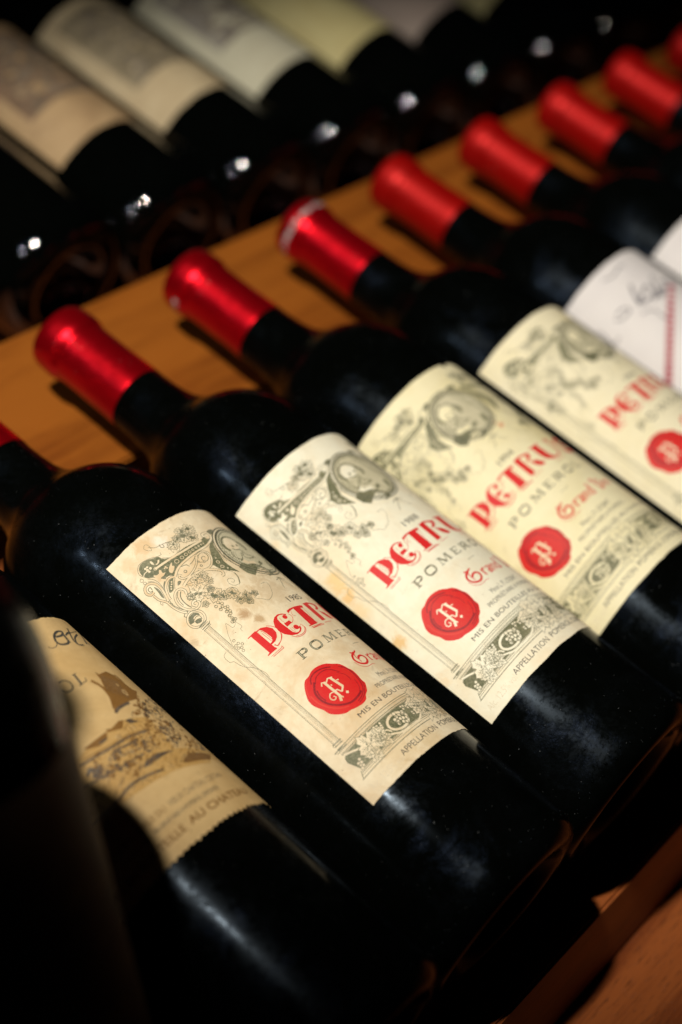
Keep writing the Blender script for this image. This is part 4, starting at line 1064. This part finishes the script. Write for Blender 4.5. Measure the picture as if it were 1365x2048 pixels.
# ---- rear row: only bases and lower halves of the labels show
G2 = 'bottles lying base forward in the rear row'
prof2 = [(0, .018), (.006, .0176), (.012, .0155), (.017, .0105), (.0205, .0045), (.0225, .0012), (.0250, .0002), (.0275, .0000), (.0310, .0011), (.0345, .0038), (.0368, .0078), (.0378, .0120), (.0380, .0165)]
GLASS2_ME = lathe('glass_body', [(p.x, p.y) for p in spline(prof2, 9)] + [(.0380, y*.01) for y in range(2, 19)] + [(p.x, p.y) for p in sh[1:]] + [(.0137, .252), (.0128, .292), (0, .292)], 256); GLASS2_ME.materials.append(GLASS2)
def engraved_block(W, top, bot, seed, dens, u0=14, col='N', wash=None):
    p = Print(W); rs = random.Random(seed)
    if wash: p.fill(1, wash, [Vector((u0-3, top-2)), Vector((W*.5, top-5)), Vector((W-9, top-2)), Vector((W-8, bot-1)), Vector((W*.7, bot+2)), Vector((W*.35, bot)), Vector((u0-4, bot+1))])
    if wash:
        for k in range(46):
            o = Vector((rs.uniform(u0+3, W-16), rs.uniform(top+3, bot-5))); r_ = rs.uniform(1.5, 5.5)
            p.fill(3 + k % 2, 'p' if k % 2 else col, [o + r_*rs.uniform(.5, 1.2)*Vector((cos(t), .7*sin(t))) for t in (0, .8, 1.6, 2.4, 3.2, 4, 4.8, 5.6)])
    for k in range(dens):
        u = rs.uniform(u0, W - 12); v = rs.uniform(top, bot); a = rs.uniform(-.5, .5); l = rs.uniform(2, 7)
        p.stroke(2 + k % 3, col, rs.uniform(.4, 1.5), [Vector((u, v)), Vector((u + l*cos(a)*.5, v + l*sin(a)*.5 + rs.uniform(-.6, .6))), Vector((u + l*cos(a), v + l*sin(a)))])
    return p
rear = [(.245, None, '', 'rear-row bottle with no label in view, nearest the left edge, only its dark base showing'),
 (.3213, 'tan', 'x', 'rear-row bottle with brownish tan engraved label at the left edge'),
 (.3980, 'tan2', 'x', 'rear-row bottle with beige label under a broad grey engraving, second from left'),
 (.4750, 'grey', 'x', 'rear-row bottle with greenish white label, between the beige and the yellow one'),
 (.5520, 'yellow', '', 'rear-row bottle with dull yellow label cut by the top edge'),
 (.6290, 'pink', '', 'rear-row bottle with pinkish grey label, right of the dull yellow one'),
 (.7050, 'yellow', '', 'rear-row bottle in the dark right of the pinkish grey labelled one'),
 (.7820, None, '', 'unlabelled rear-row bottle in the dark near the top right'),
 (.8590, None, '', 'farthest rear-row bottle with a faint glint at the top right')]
ps = {'tan': engraved_block(100, 14, 72, 3, 520, wash='B'), 'tan2': engraved_block(100, 10, 74, 4, 560, wash='C'), 'grey': engraved_block(100, 10, 66, 6, 420, wash='D')}
for k, (x, key, pr, lab) in enumerate(rear):
    r = root('wine_bottle', lab, 'wine bottle', Matrix.Translation((x, .372, -.066)) @ Matrix.Rotation(random.uniform(-.006, .006), 4, 'Z'), G2)
    mesh_obj('glass_body', GLASS2_ME, r)
    if key:
        prints = [('engraving', ps[key].build('engraving', PAPER[key]))] if pr else []
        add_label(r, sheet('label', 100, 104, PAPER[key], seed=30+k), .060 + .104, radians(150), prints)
# ---- the bottle standing upright at the near end, out of focus
lean = Vector((.03, .55, .83)).normalized()
base = Vector((-.087, .106, .107)) - lean * .172
q = Vector((0, 1, 0)).rotation_difference(lean).to_matrix().to_4x4()
r = root('wine_bottle', 'dark blurred wine bottle propped up steeply at the lower left, label in shadow', 'wine bottle', Matrix.Translation(base) @ q)
mesh_obj('glass_body', GLASS_ME, r)
up_pr = engraved_block(120, 30, 90, 9, 160, col='b')
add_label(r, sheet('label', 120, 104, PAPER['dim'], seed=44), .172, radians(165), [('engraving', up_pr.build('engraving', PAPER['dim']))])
add_capsule(r)

# ------------------------------------------------------------------ rack and shelf
def board(name, corners, thick_dir, mat, parent=None, bevel=.0012, label=None):
    """slab from four top corners (rack frame) and a thickness vector; grain runs along X"""
    bm = bmesh.new(); a = [bm.verts.new(c) for c in corners]; b = [bm.verts.new(Vector(c) + thick_dir) for c in corners]
    bm.faces.new(a); bm.faces.new(b[::-1])
    for k in range(4): bm.faces.new((a[k], b[k], b[(k+1) % 4], a[(k+1) % 4]))
    bmesh.ops.recalc_face_normals(bm, faces=bm.faces)
    bmesh.ops.bevel(bm, geom=list(bm.edges), offset=bevel, segments=2, affect='EDGES')
    me = from_bm(name, bm, False); me.materials.append(mat); return me
th = radians(20); gup = Vector((0, sin(th), cos(th))); gfw = Vector((0, -cos(th), sin(th)))     # true up and true forward in the rack frame
def quad(o, fw0, fw1, x0=-.55, x1=1.6): return [Vector((x0, 0, 0)) + o + gfw*fw0, Vector((x1, 0, 0)) + o + gfw*fw0, Vector((x1, 0, 0)) + o + gfw*fw1, Vector((x0, 0, 0)) + o + gfw*fw1]
O0 = Vector((0, -.020, -.0385))
rack = root('wine_rack', 'stepped wooden wine rack with reddish front board and orange neck board under the bottles', 'wine rack', Matrix.Identity(4))
mesh_obj('front_board', board('front_board', quad(O0, 0, -.085), -gup*.034, WOOD_F), rack)
mesh_obj('inner_board', board('inner_board', quad(O0 - gup*.012, -.0855, -.26), -gup*.020, WOOD_F), rack)
nb = [Vector((-.55, .241, -.027)), Vector((1.6, .241, -.027)), Vector((1.6, .326, -.027)), Vector((-.55, .326, -.027))]
mesh_obj('neck_board', board('neck_board', nb, Vector((0, 0, -.022)), WOOD_N), rack)
O1 = Vector((0, .352, -.1045))
mesh_obj('rear_board', board('rear_board', quad(O1, 0, -.35), -gup*.030, WOOD_F), rack)
sh_o = O0 - gup*.0346
shelf = mesh_obj('shelf', board('shelf', quad(sh_o, .40, -.75, -.9, 2.2), -gup*.03, WOOD_F)); shelf.matrix_world = TILT; shelf['kind'] = 'structure'
